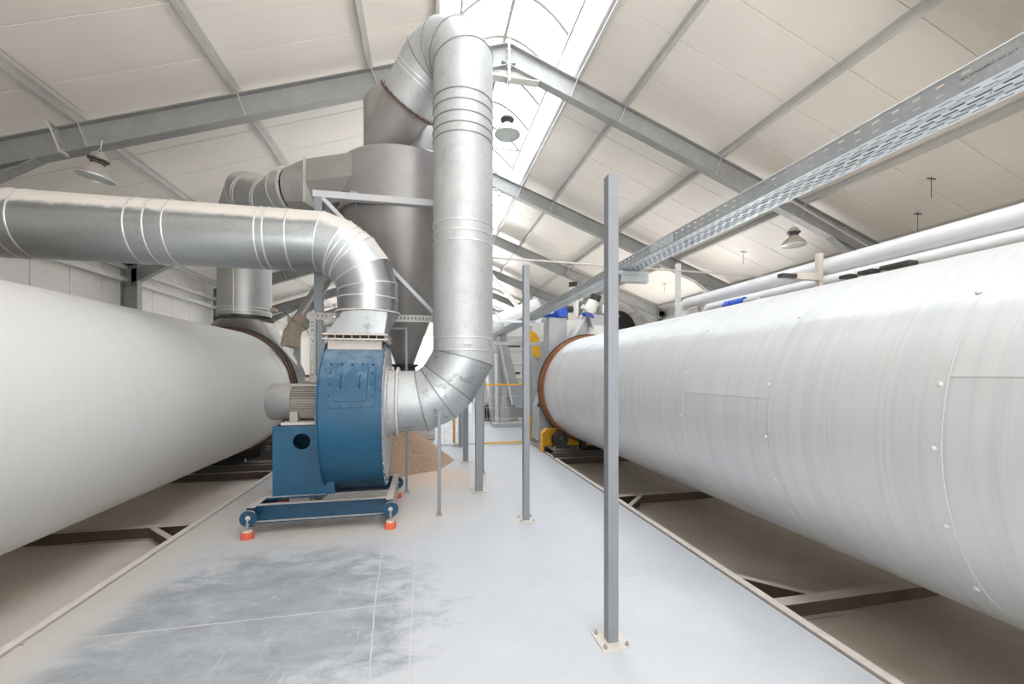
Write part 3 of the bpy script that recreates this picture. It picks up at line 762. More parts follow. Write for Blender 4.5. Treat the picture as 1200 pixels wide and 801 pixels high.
# access hatch on the curved front
def cyl_patch(x0, x1, t0, t1, dr0, dr1, n=12):
    A = [sp(t0 + (t1 - t0) * k / n, dr1) for k in range(n + 1)] + [sp(t0 + (t1 - t0) * k / n, dr0) for k in range(n, -1, -1)]
    return MB().loft([[Vector((x0, p.y, p.z)) for p in A], [Vector((x1, p.y, p.z)) for p in A]])
hx0, hx1, ht0, ht1 = X0 + .08, X1 - .06, math.radians(2), math.radians(40)
def patch_outline(x0, x1, t0, t1, dr, name, par):
    P = [sp(t0 + (t1 - t0) * k / 10, dr, x0) for k in range(11)] + [sp(t1 - (t1 - t0) * k / 10, dr, x1) for k in range(11)]
    MB().tube(P, .0045, 5, closed=True).build(name, 'bluedark', par, smooth=60)
hat = cyl_patch(hx0, hx1, ht0, ht1, -.002, .014).build('access_hatch', 'blue', fan, smooth=25)
cyl_patch(hx0 + .08, hx1 - .08, ht0 + .09, ht1 - .07, .012, .026).build('hatch_lid', 'blue', hat, smooth=25)
patch_outline(hx0, hx1, ht0, ht1, .004, 'gasket', hat); patch_outline(hx0 + .08, hx1 - .08, ht0 + .09, ht1 - .07, .016, 'lid_seam', hat)
for i in range(5):
    f = i / 4.0
    for t in (ht0 + .025, ht1 - .025):
        p = sp(t, .014); p.x = hx0 + .03 + (hx1 - hx0 - .06) * f; d = p - Vector((p.x, FY, FZ))
        hexbolt(MB(), p, d, .013, .014).build('hatch_bolt', 'bluedark', hat)
for f in (.25, .5, .75):
    for xx in (hx0 + .03, hx1 - .03):
        p = sp(ht0 + (ht1 - ht0) * f, .014); p.x = xx; d = p - Vector((p.x, FY, FZ))
        hexbolt(MB(), p, d, .013, .014).build('hatch_bolt', 'bluedark', hat)
for xx in (hx0 + .15, hx1 - .15):
    pts = []
    for k in range(7):
        f = k / 6.0; t = math.radians(17) + math.radians(11) * f; p = sp(t, .026 + .035 * math.sin(PI * f)); p.x = xx; pts.append(p)
    MB().tube(pts, .008, 6).build('handle', 'bluedark', hat, smooth=60)
# lifting eyes
for xx in (X0 - .006, X1 + .006):
    p = sp(math.radians(78), .03); mb = MB().tube([(xx, p.y + .04 * math.cos(t), p.z + .03 + .045 * math.sin(t)) for t in [2 * PI * k / 14 for k in range(14)]], .012, 6, closed=True)
    mb.build('lifting_eye', 'blue', fan, smooth=60)
# outlet throat, flanges, square-to-round
oy0, oy1 = 4.98, 5.60; zt = 2.13
MB().box(X0 + .02, X1 - .02, oy0 + .06, oy1 - .02, 1.85, zt - .06).build('outlet_throat', 'dustplate', fan)
for zz in (zt - .055, zt + .0):
    MB().box(X0 - .02, X1 + .05, oy0 - .02, oy1 + .06, zz - .008, zz + .008).build('outlet_flange', 'dustplate', fan, bevel=.003)
mb = MB()
for k in range(8):
    xx = X0 + .02 + (X1 - X0) * k / 7.0; mb.cyl((xx, oy0, zt - .08), (xx, oy0, zt + .02), .008, seg=6)
for k in range(7):
    yy = oy0 + .04 + (oy1 - oy0) * k / 7.0; mb.cyl((X1 + .03, yy, zt - .08), (X1 + .03, yy, zt + .02), .008, seg=6)
mb.build('flange_bolts', 'bolt', fan)['kind'] = 'stuff'

# motor: axis along X at the hub height
mz, my, mr = 1.35, 5.40, .215
MB().lathe((-1.80, my, mz), (1, 0, 0), [(0, .001), (0, .16), (.02, .200), (.05, .213), (.28, .215), (.28, .20)], 40).build('fan_cowl', 'cowl', fan, smooth=35)
MB().cyl((-1.54, my, mz), (-1.13, my, mz), .175, seg=40).build('motor_body', 'motor', fan, smooth=30)
mb = MB()
for k in range(44):
    t = 2 * PI * k / 44
    if abs(math.sin(t)) > .93: continue
    d = Vector((0, math.cos(t), math.sin(t))); n_ = Vector((0, -math.sin(t), math.cos(t))); c = Vector((-1.345, my, mz)) + d * .19
    mb.obox(c, (.185, 0, 0), n_ * .004, d * .022)
mb.build('cooling_fins', 'motor', fan)['kind'] = 'stuff'
MB().lathe((-1.17, my, mz), (1, 0, 0), [(0, .17), (0, .225), (.05, .225), (.05, .17)], 36).build('motor_flange', 'motor', fan, smooth=35)
MB().box(-1.52, -1.14, my - .15, my + .15, mz + .18, mz + .215).build('motor_top', 'motor', fan, bevel=.01)
MB().box(-1.33, -1.13, my - .13, my + .08, mz + .215, mz + .31).build('terminal_box', 'motor', fan, bevel=.025)
MB().cyl((-1.39, my - .05, mz + .255), (-1.33, my - .05, mz + .255), .033, seg=14).build('cable_gland', 'motor', fan, smooth=30)
for xx in (-1.48, -1.22):
    for yy in (my - .14, my + .14):
        MB().box(xx - .045, xx + .045, yy - .06, yy + .06, 1.128, mz - .10).build('motor_foot', 'motor', fan, bevel=.01)
MB().box(-1.60, X0 - .014, my - .25, my + .25, 1.095, 1.13).build('motor_plate', 'dustplate', fan, bevel=.004)
# pedestal with its round opening
ped_front = 5.08; pt0, pb = 1.095, .32
def plate_with_hole(x0, x1, z0, z1, y, cx, cz, rr, th=.012):
    n = 32; mb = MB(); outer = []
    for k in range(n):
        t = 2 * PI * k / n + PI / n; c_, s_ = math.cos(t), math.sin(t)
        f = min(((x1 - cx) / c_ if c_ > 0 else (x0 - cx) / c_), ((z1 - cz) / s_ if s_ > 0 else (z0 - cz) / s_)); outer.append((cx + c_ * f, cz + s_ * f))
    inner = [(cx + rr * math.cos(2 * PI * k / n + PI / n), cz + rr * math.sin(2 * PI * k / n + PI / n)) for k in range(n)]
    # add exact corners by snapping nearest outer points
    for (X, Z) in ((x0, z0), (x0, z1), (x1, z0), (x1, z1)):
        i = min(range(n), key=lambda j: (outer[j][0] - X) ** 2 + (outer[j][1] - Z) ** 2); outer[i] = (X, Z)
    R_ = [[(a, y, b) for a, b in outer], [(a, y, b) for a, b in inner], [(a, y + th, b) for a, b in inner], [(a, y + th, b) for a, b in outer]]
    mb.loft(R_, closed=True); return mb
pl, pr_ = -1.66, X0 - .014
plate_with_hole(pl, pr_, pb, pt0, ped_front, -1.36, .92, .092).build('pedestal_front', 'blue', fan)
MB().box(pl, pl + .012, ped_front + .012, 5.75, pb, pt0).build('pedestal_side', 'blue', fan)
MB().box(pl, pr_, 5.74, 5.752, pb, pt0).build('pedestal_back', 'blue', fan)
MB().prism([(pr_ - .12, ped_front - .01, pb), (X0 + .10, ped_front - .01, pb), (X0 + .06, ped_front - .01, .62), (pr_ + .01, ped_front - .01, .92), (pr_ - .02, ped_front - .01, .92)], (0, -.012, 0), (0, 0, 0)).build('gusset_plate', 'blue', fan)
MB().box(X0 - .3, X1, ped_front + .25, 5.7, pb, .48).build('casing_foot', 'bluedark', fan)
# base frame of channels
by0, by1, bx0, bx1, bz = 4.86, 5.92, -1.76, -.40, .115
rt = bz + .185
for yy, s in ((by0 + .02, 1), (by1, -1)):
    mb = MB().box(bx0, bx1, yy, yy + .012, bz, rt); mb.box(bx0, bx1, yy - .055, yy + .02, rt - .011, rt); mb.box(bx0, bx1, yy - .055, yy + .02, bz - .001, bz + .010)
    mb.build('base_rail', 'blue2', fan)
for xx in (bx0 - .04, bx1 - .02):
    mb = MB().box(xx, xx + .012, by0 - .1, by1 + .05, bz - .01, rt); mb.box(xx, xx + .075, by0 - .1, by1 + .05, rt - .01, rt + .001); mb.box(xx, xx + .075, by0 - .1, by1 + .05, bz - .012, bz - .002)
    mb.build('cross_rail', 'blue2', fan)
MB().box(pl - .05, pr_ + .02, ped_front - .05, 5.8, rt, rt + .02).build('pedestal_base_plate', 'blue2', fan)
for (fx, fy) in ((bx0 - .02, by0 - .13), (bx1 + .03, by0 - .13), (bx1 + .03, by1 - .05), (bx0 - .02, by1 - .05)):
    f = MB().lathe((fx, fy, 0), (0, 0, 1), [(0, .001), (0, .060), (.008, .063), (.055, .059), (.07, .054), (.07, .001)], 24).build('rubber_foot', 'red', fan, smooth=35)
    MB().cyl((fx, fy, .07), (fx, fy, .085), .045, seg=20).build('foot_cap', 'dustplate', f, smooth=30)
    MB().cyl((fx, fy, .085), (fx, fy, .20), .010, seg=10).build('stud', 'bolt', f, smooth=60)
    MB().cyl((fx, fy, .13), (fx, fy, .146), .02, seg=6).build('nut', 'bolt', f)
    s_ = -1 if fx < -1 else 1; ex = fx + s_ * .0
    lug = MB().cyl((fx, fy + .012, .195), (fx, fy + .036, .195), .082, seg=28).build('lifting_lug', 'blue2', fan, smooth=30)
    MB().cyl((fx, fy + .006, .20), (fx, fy + .012, .20), .024, seg=16).build('lug_hole', 'dustplate', lug, smooth=30)
# inlet: bolted ring and collar on the right side
IC = Vector((X1, 5.33, 1.34))
MB().lathe((X1 + .018, 5.33, 1.34), (1, 0, 0), [(0, .36), (0, .43), (.02, .43), (.03, .39), (.14, .385), (.14, .37), (0, .37)], 48).build('inlet_cone', 'side', fan, smooth=35)
mb = MB()
for k in range(24):
    t = 2 * PI * k / 24; mb.cyl((X1 + .02, 5.33 + .415 * math.cos(t), 1.34 + .415 * math.sin(t)), (X1 + .055, 5.33 + .415 * math.cos(t), 1.34 + .415 * math.sin(t)), .011, seg=6)
mb.build('inlet_bolts', 'bolt', fan)['kind'] = 'stuff'

# ------------------------------------------------------------------ horizontal delivery duct above the blower
HX, HY, HZ, HR = -.67, 5.27, 3.235, .345
dd = root('delivery_duct', (HX, HY, 2.13), 'dusty galvanised duct bending left from the blower outlet', 'duct')
# square to round transition
nseg = 40; sq = []; rd = []
a_, b_ = X0 + .02, X1 + .01
for k in range(nseg):
    t = 2 * PI * k / nseg; c_, s_ = math.cos(t), math.sin(t); m_ = max(abs(c_), abs(s_))
    sq.append(Vector(((a_ + b_) / 2 + (b_ - a_) / 2 * c_ / m_, (oy0 + oy1) / 2 + .30 * s_ / m_, zt + .008))); rd.append(Vector((HX + HR * c_, HY + HR * s_, 2.40)))
MB().loft([sq, rd], caps=False).build('square_to_round', 'duct_elbow', dd, smooth=12)
flange(dd, (HX, HY, 2.41), (0, 0, 1), HR, .03, .014, 18, 'dustplate')
RE = .62; pts = [(HX, HY, 2.41), (HX, HY, 2.56)]
cz = HZ - RE; cx = HX - RE
# mitred elbow: gore joints on an arc
cz = HZ - RE - .02
n_g = 5
arc = []
for k in range(n_g):
    a0 = (k + .5) / n_g * PI / 2
    rr = RE / math.cos(PI / 4 / n_g)
    arc.append((cx + rr * math.cos(a0), HY, HZ - RE + rr * math.sin(a0)))
pts = [(HX, HY, 2.41)] + arc + [(-8.06, HY, HZ)]
L = 8.06 + arc[-1][0]
def tb(xw): return (arc[-1][0] - xw) / L
duct(dd, pts, HR, 'duct', beads=[(0, .55)] + [(5, tb(x)) for x in (-1.50, -1.72, -1.80, -2.66, -2.83, -3.0, -3.97, -4.10, -4.28, -5.3, -5.45, -6.5)] + [(3, .3), (3, .7)])

# ------------------------------------------------------------------ riser from cyclone to blower inlet
SX, SY, SRr = .475, 5.30, .375
rs = root('suction_riser', (SX, SY, 1.3), 'tall bright galvanised riser duct between cyclone top and blower inlet', 'duct')
hv = Vector((-.674, .739, 0)); SP = Vector((SX, SY, 0)); TURN = math.radians(128); RB = .42; ZB = 5.48
ng = 4; top = []
for k in range(ng):
    a0 = (k + .5) / ng * TURN; rr = RB / math.cos(TURN / 2 / ng)
    top.append(SP + hv * (RB - rr * math.cos(a0)) + Vector((0, 0, ZB + rr * math.sin(a0))))
tan_end = hv * math.sin(TURN) + Vector((0, 0, math.cos(TURN)))
arc_end = SP + hv * (RB - RB * math.cos(TURN)) + Vector((0, 0, ZB + RB * math.sin(TURN)))
ring_c = arc_end + tan_end * .47
pts = [(-.315, SY + .03, 1.34), (-.03, SY + .02, 1.345), (.17, SY, 1.44), (.29, SY, 1.56), (SX, SY, 1.88), *top, ring_c]
lowm = 'duct_elbow'
R = mitre_rings(pts, SRr, 44)
for i in range(len(pts) - 1):
    mt = 'duct_elbow' if i < 4 else 'duct_riser'
    MB().loft([R[i], R[i + 1]], caps=False).build('duct_section', mt, rs, smooth=30)
    if i > 0: MB().tube(R[i], .009, 6, closed=True).build('seam_bead', 'seamdark', rs, smooth=60)
for z in (1.97, 2.12, 3.28, 3.40, 3.52, 4.56, 4.67, 4.80, 4.94, 5.07):
    MB().tube([(SX + (SRr + .001) * math.cos(t), SY + (SRr + .001) * math.sin(t), z) for t in [2 * PI * k / 44 for k in range(44)]], .009, 6, closed=True).build('seam_bead', 'seamdark' if z > 4 else 'seam', rs, smooth=60)
d_in = tan_end
for t in (-.40, -.34):
    c = ring_c + d_in * t; a1, b1 = frame(d_in)
    if t > -.5: MB().tube([c + (a1 * math.cos(w) + b1 * math.sin(w)) * SRr for w in [2 * PI * k / 44 for k in range(44)]], .008, 6, closed=True).build('seam_bead', 'seam', rs, smooth=60)
flange(rs, (-.322, SY + .03, 1.34), (1, 0, 0), SRr - .005, .055, .022, 26, 'dustplate')
MB().box(SX - .03, SX + .07, SY - SRr - .02, SY - SRr + .01, 2.035, 2.055).build('band_clamp', 'bolt', rs)

# ------------------------------------------------------------------ cyclone
CX, CY = -.32, 6.95
cy = root('cyclone_separator', (CX, CY, 0), 'grey conical cyclone separator behind the galvanised riser', 'cyclone')
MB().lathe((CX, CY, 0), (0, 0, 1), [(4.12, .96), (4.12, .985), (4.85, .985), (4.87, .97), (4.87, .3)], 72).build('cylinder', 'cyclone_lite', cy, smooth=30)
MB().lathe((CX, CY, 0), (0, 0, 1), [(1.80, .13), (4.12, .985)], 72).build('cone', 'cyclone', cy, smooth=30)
MB().lathe((CX, CY, 0), (0, 0, 1), [(4.09, .99), (4.09, 1.03), (4.14, 1.03), (4.14, .99)], 72).build('girth_ring', 'cyclone_lite', cy, smooth=30)
MB().lathe((CX, CY, 0), (0, 0, 1), [(4.87, .63), (5.93, .63), (6.0, .60), (6.02, .02)], 60).build('outlet_drum', 'cyclone_lite', cy, smooth=30)
MB().lathe((CX, CY, 0), (0, 0, 1), [(1.42, .17), (1.78, .17), (1.80, .22), (1.83, .22), (1.83, .13)], 32).build('rotary_valve', 'darksteel', cy, smooth=30)
MB().lathe((CX, CY, 0), (0, 0, 1), [(1.05, .13), (1.42, .13)], 24).build('drop_spout', 'greymachine', cy, smooth=30)
d_ = d_in; p_end = ring_c + d_ * .78
MB().cyl(ring_c, p_end, SRr, .27, 44).build('outlet_branch', 'cyclone_lite', cy, smooth=30)
flange(cy, ring_c, d_, SRr, .045, .03, 24, 'rustdark', .016)
# rectangular inlet box, its transition and the round duct to the left drum
A0 = Vector((-.84, 6.16, 4.82)); A1 = Vector((-1.72, 6.62, 4.84)); dirb = (A1 - A0).normalized(); back = Vector((.35, .80, 0)).normalized()
ib = root('inlet_duct', tuple(A1), 'dull grey duct from the left drum into the cyclone', 'duct')
def rect(c, h, w): return [c, c + back * w, c + back * w - Vector((0, 0, h)), c - Vector((0, 0, h))]
sec = lambda c, h: [c, c + back * .62, c + back * .62 - Vector((0, 0, h)), c + back * .2 - Vector((0, 0, h)), c - Vector((0, 0, h * .55))]
MB().loft([sec(A0 + Vector((.35, -.1, 0)) * 0 , .60), sec(A1, .60)]).build('inlet_box', 'duct_old', ib)
fb = MB(); fb.loft([[p + (p - (A1 + back * .31 - Vector((0, 0, .3)))) * .07 for p in rect(A1, .62, .62)], [p + (p - (A1 + back * .31 - Vector((0, 0, .3)))) * .07 + dirb * .03 for p in rect(A1, .62, .62)]]); fb.build('flange', 'purlin', ib)
T0 = A1 + back * .31 - Vector((0, 0, .31)); T1 = T0 + dirb * .42
n_ = 32; ad, bd = frame(dirb); sqr = []; rdr = []
for k in range(n_):
    t = 2 * PI * k / n_; c_, s_ = math.cos(t), math.sin(t); m_ = max(abs(c_), abs(s_))
    sqr.append(T0 + dirb * .03 + (back * c_ / m_ + Vector((0, 0, 1)) * s_ / m_) * .31)
    rdr.append(T1 + (back * c_ + Vector((0, 0, 1)) * s_) * .36)
MB().loft([sqr, rdr], caps=False).build('square_to_round', 'duct_old', ib, smooth=14)
VX, VY = -3.43, 9.0
pts = [T1, T1 + dirb * .12, T1 + Vector((-.55, .85, .12)), Vector((-3.22, 8.72, 5.02)), Vector((VX, VY, 4.72)), Vector((VX, VY, 2.78))]
duct(ib, pts, [.36, .37, .39, .43, .455, .455], 'duct_elbow2', beads=[(2, .06), (2, .12), (2, .72), (2, .8), (4, .93), (4, .96)], seg=36, skip=())
flange(ib, T1 + dirb * .02, dirb, .36, .03, .03, 20, 'purlin')
MB().tube([(VX - .02, VY - .46, z_) for z_ in (2.8, 3.9, 4.6)], .008, 6).build('seam_bead', 'seam', ib)
hd = root('duct_hood', (VX, 9.1, 2.3), 'grey skirted hood joining the vertical duct to the left drum end', 'hood')
MB().lathe((VX, VY, 0), (0, 0, 1), [(2.70, .455), (2.70, .50), (2.73, .50), (2.73, .455)], 40).build('flange', 'darksteel', hd, smooth=30)
nn = 40; r0 = [Vector((VX + .455 * math.cos(2 * PI * k / nn), VY + .455 * math.sin(2 * PI * k / nn), 2.70)) for k in range(nn)]
r1 = []
for k in range(nn):
    t = 2 * PI * k / nn; x = -3.57 + 1.0 * math.cos(t) + .05; dx = x + 3.57; z = ZC + math.sqrt(max(0, 1.17 ** 2 - min(abs(dx), 1.1) ** 2)) - .02
    r1.append(Vector((x, 9.1 + .36 * math.sin(t), z)))
MB().loft([r0, r1], caps=False).build('skirt', 'duct_old', hd, smooth=30)

# ------------------------------------------------------------------ support frame of the cyclone
fr = root('support_stand', (CX, CY, 0), 'grey steel support frame with posts and braces around the cyclone', 'frame')
fx0, fx1, fy0, fy1, fzt = -1.38, .76, 5.95, 7.98, 4.10
for n_i, (x, y) in enumerate(((fx0, fy0), (fx1, fy0), (fx0, fy1), (fx1, fy1))):
    MB().box(x - .05, x + .05, y - .05, y + .05, 0, fzt - .08).build('post', 'post', fr, bevel=.004)
    MB().box(x - .11, x + .11, y - .11, y + .11, 0, .012).build('base_plate', 'dustplate', fr)
for (p, q) in (((fx0 - .07, fy0, fzt), (fx1 + .07, fy0, fzt)), ((fx0 - .07, fy1, fzt), (fx1 + .07, fy1, fzt)), ((fx0, fy0, fzt), (fx0, fy1, fzt)), ((fx1, fy0, fzt), (fx1, fy1, fzt))):
    mb = MB().bar(Vector(p) - Vector((0, 0, .04)), Vector(q) - Vector((0, 0, .04)), .10, .09); mb.build('ring_beam', 'beam_paint', fr, bevel=.004)
MB().bar((fx0 + .06, fy0 - .03, 4.0), (.22, fy0 - .03, 2.42), .07, .05).build('diagonal_brace', 'beam_paint', fr)
MB().bar((fx0, fy1, 3.82), (fx1, fy1, 2.42), .07, .05).build('diagonal_brace', 'beam_paint', fr)
for (xx, yy) in ((-.95, 6.2), (.35, 6.2)):
    MB().box(xx - .05, xx + .05, yy - .22, yy + .18, 4.10, 4.16).build('saddle', 'cyclone', fr)
    MB().tube([(xx, yy, 4.0), (xx, yy, 4.22)], .012, 6).build('anchor_bolt', 'bolt', fr)
def perf_angle(mb, p, q, w, facing, n):
    """slotted angle: two flanges made of strips and bridges so the holes are real"""
    p, q, fdir = Vector(p), Vector(q), Vector(facing).normalized(); d = (q - p).normalized(); L = (q - p).length; s_ = d.cross(fdir).normalized()
    t = .0015
    for off in (-w / 2 + w * .14, w / 2 - w * .14): mb.obox((p + q) / 2 + s_ * off, d * L / 2, s_ * w * .14, fdir * t)
    for k in range(n + 1):
        c = p + d * (L * k / n); mb.obox(c, d * (L / n * .28), s_ * w * .36, fdir * t)
    mb.obox((p + q) / 2 - s_ * w / 2 + -fdir * w * .3, d * L / 2, fdir * w * .3, s_ * t)
r = root('slotted_rail', (-.3, fy0 - .06, 2.4), 'perforated galvanised rail running level behind the blower outlet', 'rail')
mb = MB(); perf_angle(mb, (-1.50, fy0 - .07, 2.44), (.70, fy0 - .07, 2.44), .085, (0, -1, 0), 44); mb.build('slotted_face', 'purlin', r)
MB().box(-1.50, .70, fy0 - .066, fy0 - .02, 2.395, 2.40).build('lower_flange', 'purlin', r)
r = root('slotted_upright', (-1.45, fy0 - .1, 0), 'perforated galvanised upright standing behind the blower motor', 'upright')
mb = MB(); perf_angle(mb, (-1.44, fy0 - .09, 2.48), (-1.44, fy0 - .09, .0), .07, (0, -1, 0), 50); mb.build('slotted_face', 'purlin', r)
# sleeve pipe with a burlap bag
r = root('sleeved_pipe', (-2.3, 8.5, 2.6), 'sloping grey pipe with a burlap sleeve tied on its lower end', 'pipe')
MB().cyl((-1.62, 8.5, 3.85), (-2.36, 8.5, 2.62), .115, seg=24).build('pipe', 'cyclone', r, smooth=30)
MB().tube([(-2.0 + .12 * math.cos(t) * .85, 8.5 + .12 * math.sin(t), 3.22 - .12 * math.cos(t) * .52) for t in [2 * PI * k / 20 for k in range(20)]], .012, 6, closed=True).build('rope_tie', 'burlap', r)
rings = []
for k, (cx_, cz_, rr) in enumerate(((-2.29, 2.76, .135), (-2.33, 2.68, .15), (-2.38, 2.60, .135), (-2.41, 2.5, .16), (-2.45, 2.35, .155), (-2.47, 2.22, .16), (-2.47, 2.18, .15))):
    rings.append([(cx_ + rr * (1 + .09 * math.sin(5 * t + k)) * math.cos(t), 8.5 + rr * (1 + .09 * math.sin(7 * t + k)) * math.sin(t), cz_ + .02 * math.sin(3 * t)) for t in [2 * PI * j / 24 for j in range(24)]])
MB().loft(rings).build('burlap_sleeve', 'burlap', r, smooth=60)
tag(MB().tube([(-2.58, 8.4, 2.86), (-2.3, 8.1, 2.62), (-1.9, 7.4, 2.4), (-1.44, 5.9, 2.10)], .006, 6).build('cable', 'darksteel', None), 'thin dark cable sagging from the vertical duct to the slotted upright', 'cable')
tag(MB().lathe((-2.9, 8.86, 2.9), (1, 0, 0), [(-.02, .001), (-.02, .05), (.04, .055), (.09, .035), (.09, .001)], 14).build('duct_sensor', 'burlap', None, smooth=40), 'small wrapped sensor on the vertical duct above the left drum', 'sensor')

# ------------------------------------------------------------------ posts in the aisle
def post(x, y, h, w, label, base=.2, color='post', cap=True, grp='grey square posts in the aisle'):
    r = root('steel_post', (x, y, 0), label, 'post', grp)
    MB().box(x - w / 2, x + w / 2, y - w / 2, y + w / 2, .008, h).build('shaft', color, r, bevel=.004)
    if base:
        MB().box(x - base / 2, x + base / 2, y - base / 2, y + base / 2, 0, .010).build('base_plate', 'dustplate', r)
        for sx in (-1, 1):
            for sy in (-1, 1):
                b = MB(); px_, py_ = x + sx * base * .38, y + sy * base * .38
                b.cyl((px_, py_, .01), (px_, py_, .022), .013, seg=6); b.cyl((px_, py_, .022), (px_, py_, .036), .006, seg=8); b.build('anchor_bolt', 'bolt', r)
    return r
post(1.155, 2.455, 2.94, .070, 'tall grey square post nearest the camera with bolted dusty base plate', .19)
post(1.14, 4.665, 2.93, .070, 'tall grey square post second from the camera, right of the riser', .19)
post(.93, 6.96, 2.92, .080, 'grey square post just right of the riser elbow', .14)
post(.79, 9.5, 2.92, .08, 'grey square post behind the riser elbow by the mesh fence', .14)
post(2.38, 9.9, 1.9, .09, 'grey fence post beside the far rim of the right drum', .16)
post(.165, 5.0, 1.49, .040, 'thin waist-high grey post in front of the riser elbow', .07)
post(5.9, 8.9, 4.28, .10, 'white square post rising behind the right drum', 0, 'whitepipe')
r = post(-.255, 6.04, 2.33, .032, 'thin grey upright with a side arm right of the blower outlet', .09)
MB().box(-.50, -.255, 6.025, 6.055, 2.30, 2.33).build('side_arm', 'post', r)
r = root('hanger_frame', (-1.12, 5.82, 1.9), 'thin grey angle bracket behind the blower top left', 'bracket')
MB().box(-1.27, -1.24, 5.86, 5.89, 1.9, 2.30).build('upright', 'beam_paint', r); MB().box(-1.24, -.98, 5.86, 5.89, 2.27, 2.30).build('arm', 'beam_paint', r)

# ------------------------------------------------------------------ cable tray
TX, TZ, TW, TH = 2.30, 2.925, .25, .105
tr = root('cable_tray', (TX, 2, TZ), 'long perforated galvanised cable tray running overhead along the right side', 'cable tray')
ty0, ty1 = -.8, 15.4
pitch = .0925
def slotted(mb, o, du, dv, nv, L, w, rows, th):
    """o origin, du along, dv across. rows = [(v0, v1, slot length, phase)]"""
    o, du, dv = Vector(o), Vector(du), Vector(dv); nn_ = du.cross(dv).normalized() * th / 2
    def strip(u0, u1, v0, v1):
        c = o + du * (u0 + u1) / 2 + dv * (v0 + v1) / 2; mb.obox(c, du * (u1 - u0) / 2, dv * (v1 - v0) / 2, nn_)
    v = 0
    for (v0, v1, sl, ph) in rows:
        if v0 > v: strip(0, L, v, v0)
        u = 0; k = 0
        while True:
            s0 = k * pitch + ph * pitch; s1 = s0 + sl
            if s1 > L: strip(u, L, v0, v1); break
            if s0 > u: strip(u, s0, v0, v1)
            u = s1; k += 1
        v = v1
    if v < w: strip(0, L, v, w)
L = ty1 - ty0
mb = MB(); slotted(mb, (TX, ty0, TZ), (0, 1, 0), (0, 0, 1), 0, L, TH, [(.030, .037, .034, .25), (.072, .084, .034, .25)], .0015); mb.build('side_rail', 'tray_shaded', tr)
mb = MB(); slotted(mb, (TX + TW, ty0, TZ), (0, 1, 0), (0, 0, 1), 0, L, TH, [(.030, .037, .034, .25), (.072, .084, .034, .25)], .0015); mb.build('side_rail', 'tray_shaded', tr)
rows = [(.024, .031, .052, .1), (.052, .059, .052, .6), (.096, .108, .060, .1), (.128, .140, .060, .6), (.162, .172, .060, .1), (.194, .204, .060, .6), (.224, .231, .05, .1)]
mb = MB(); slotted(mb, (TX, ty0, TZ), (0, 1, 0), (1, 0, 0), 0, L, TW, rows, .0015); mb.build('tray_bottom', 'tray', tr)
for xx in (TX + .070, TX + .088, TX + .155, TX + .185):
    MB().cyl((xx, ty0, TZ - .001), (xx, ty1, TZ - .001), .003, seg=6).build('pressed_rib', 'tray', tr, smooth=60)
for xx in (TX, TX + TW):
    MB().cyl((xx, ty0, TZ + TH), (xx, ty1, TZ + TH), .004, seg=6).build('rolled_edge', 'seam', tr, smooth=60)
MB().box(TX - .004, TX - .001, 3.55, 3.95, TZ + .01, TZ + .095).build('splice_plate', 'tray', tr)
for yy in (3.6, 3.7, 3.8, 3.9):
    for zz in (.03, .075): hexbolt(MB(), (TX - .004, yy, TZ + zz), (-1, 0, 0), .008, .006).build('splice_bolt', 'bolt', tr)
for (xx, yy) in ((2.43, 2.02), (2.46, 1.97), (2.50, 1.99), (2.44, 2.9), (2.5, 3.05), (2.42, 1.35), (2.5, 2.45)):
    hexbolt(MB(), (xx, yy, TZ), (0, 0, -1), .007, .012).build('hanging_bolt', 'edge', tr)
for k in range(9):  # hidden cables added so the tray slots read dark
    xx = TX + .018 + k * .0265
    c_ = MB().cyl((xx, ty0 + .1, TZ + .016), (xx, ty1 - .1, TZ + .016), .0132, seg=8).build('cable', 'cablejacket', None, smooth=60)
    tag(c_, 'black cable added behind the dark slots of the overhead tray, %s from the aisle side' % ('first', 'second', 'third', 'fourth', 'fifth', 'sixth', 'seventh', 'eighth', 'last and farthest')[k], 'cable', 'cables added in the tray')
# printed marking, as far as it can be read
cu = bpy.data.curves.new('printed_marking', 'FONT'); cu.body = 'BBS SCHAMBRO LKIS ACT'; cu.size = .0155; cu.space_character = 1.02
cu.extrude = .0001
tmp = bpy.data.objects.new('tmp', cu); COL.objects.link(tmp); bpy.context.view_layer.update()
me = bpy.data.meshes.new_from_object(tmp.evaluated_get(bpy.context.evaluated_depsgraph_get())); bpy.data.objects.remove(tmp)
me.materials.clear(); me.materials.append(M['ink'])
tx = bpy.data.objects.new('printed_marking', me); COL.objects.link(tx); tx.parent = tr
tx.matrix_local = Matrix(((0, 0, -1, TX - .0012 - TX), (-1, 0, 0, 1.385 - 2), (0, 1, 0, .050), (0, 0, 0, 1)))
# outrigger bracket under the tray
r = root('tray_bracket', (2.5, 4.66, 2.8), 'short galvanised bracket carrying the cable tray', 'bracket')
MB().box(2.24, 2.64, 4.58, 4.66, 2.86, 2.915).build('arm', 'tray_shaded', r, bevel=.003)
MB().box(2.28, 2.64, 4.575, 4.665, 2.78, 2.86).build('channel', 'tray_shaded', r, bevel=.003)
r = root('tray_bracket', (2.5, 9.4, 2.8), 'short galvanised bracket under the cable tray beside the blue motor', 'bracket', )
MB().box(1.35, 2.62, 9.36, 9.42, 2.84, 2.90).build('arm', 'tray', r)
tag(MB().cyl((.80, 7.95, 3.92), (11.40, 7.95, 3.78), .02, seg=8).build('stay_rod', 'rod', None, smooth=60), 'thin dusty rod stretched across the aisle behind the tray', 'rod')

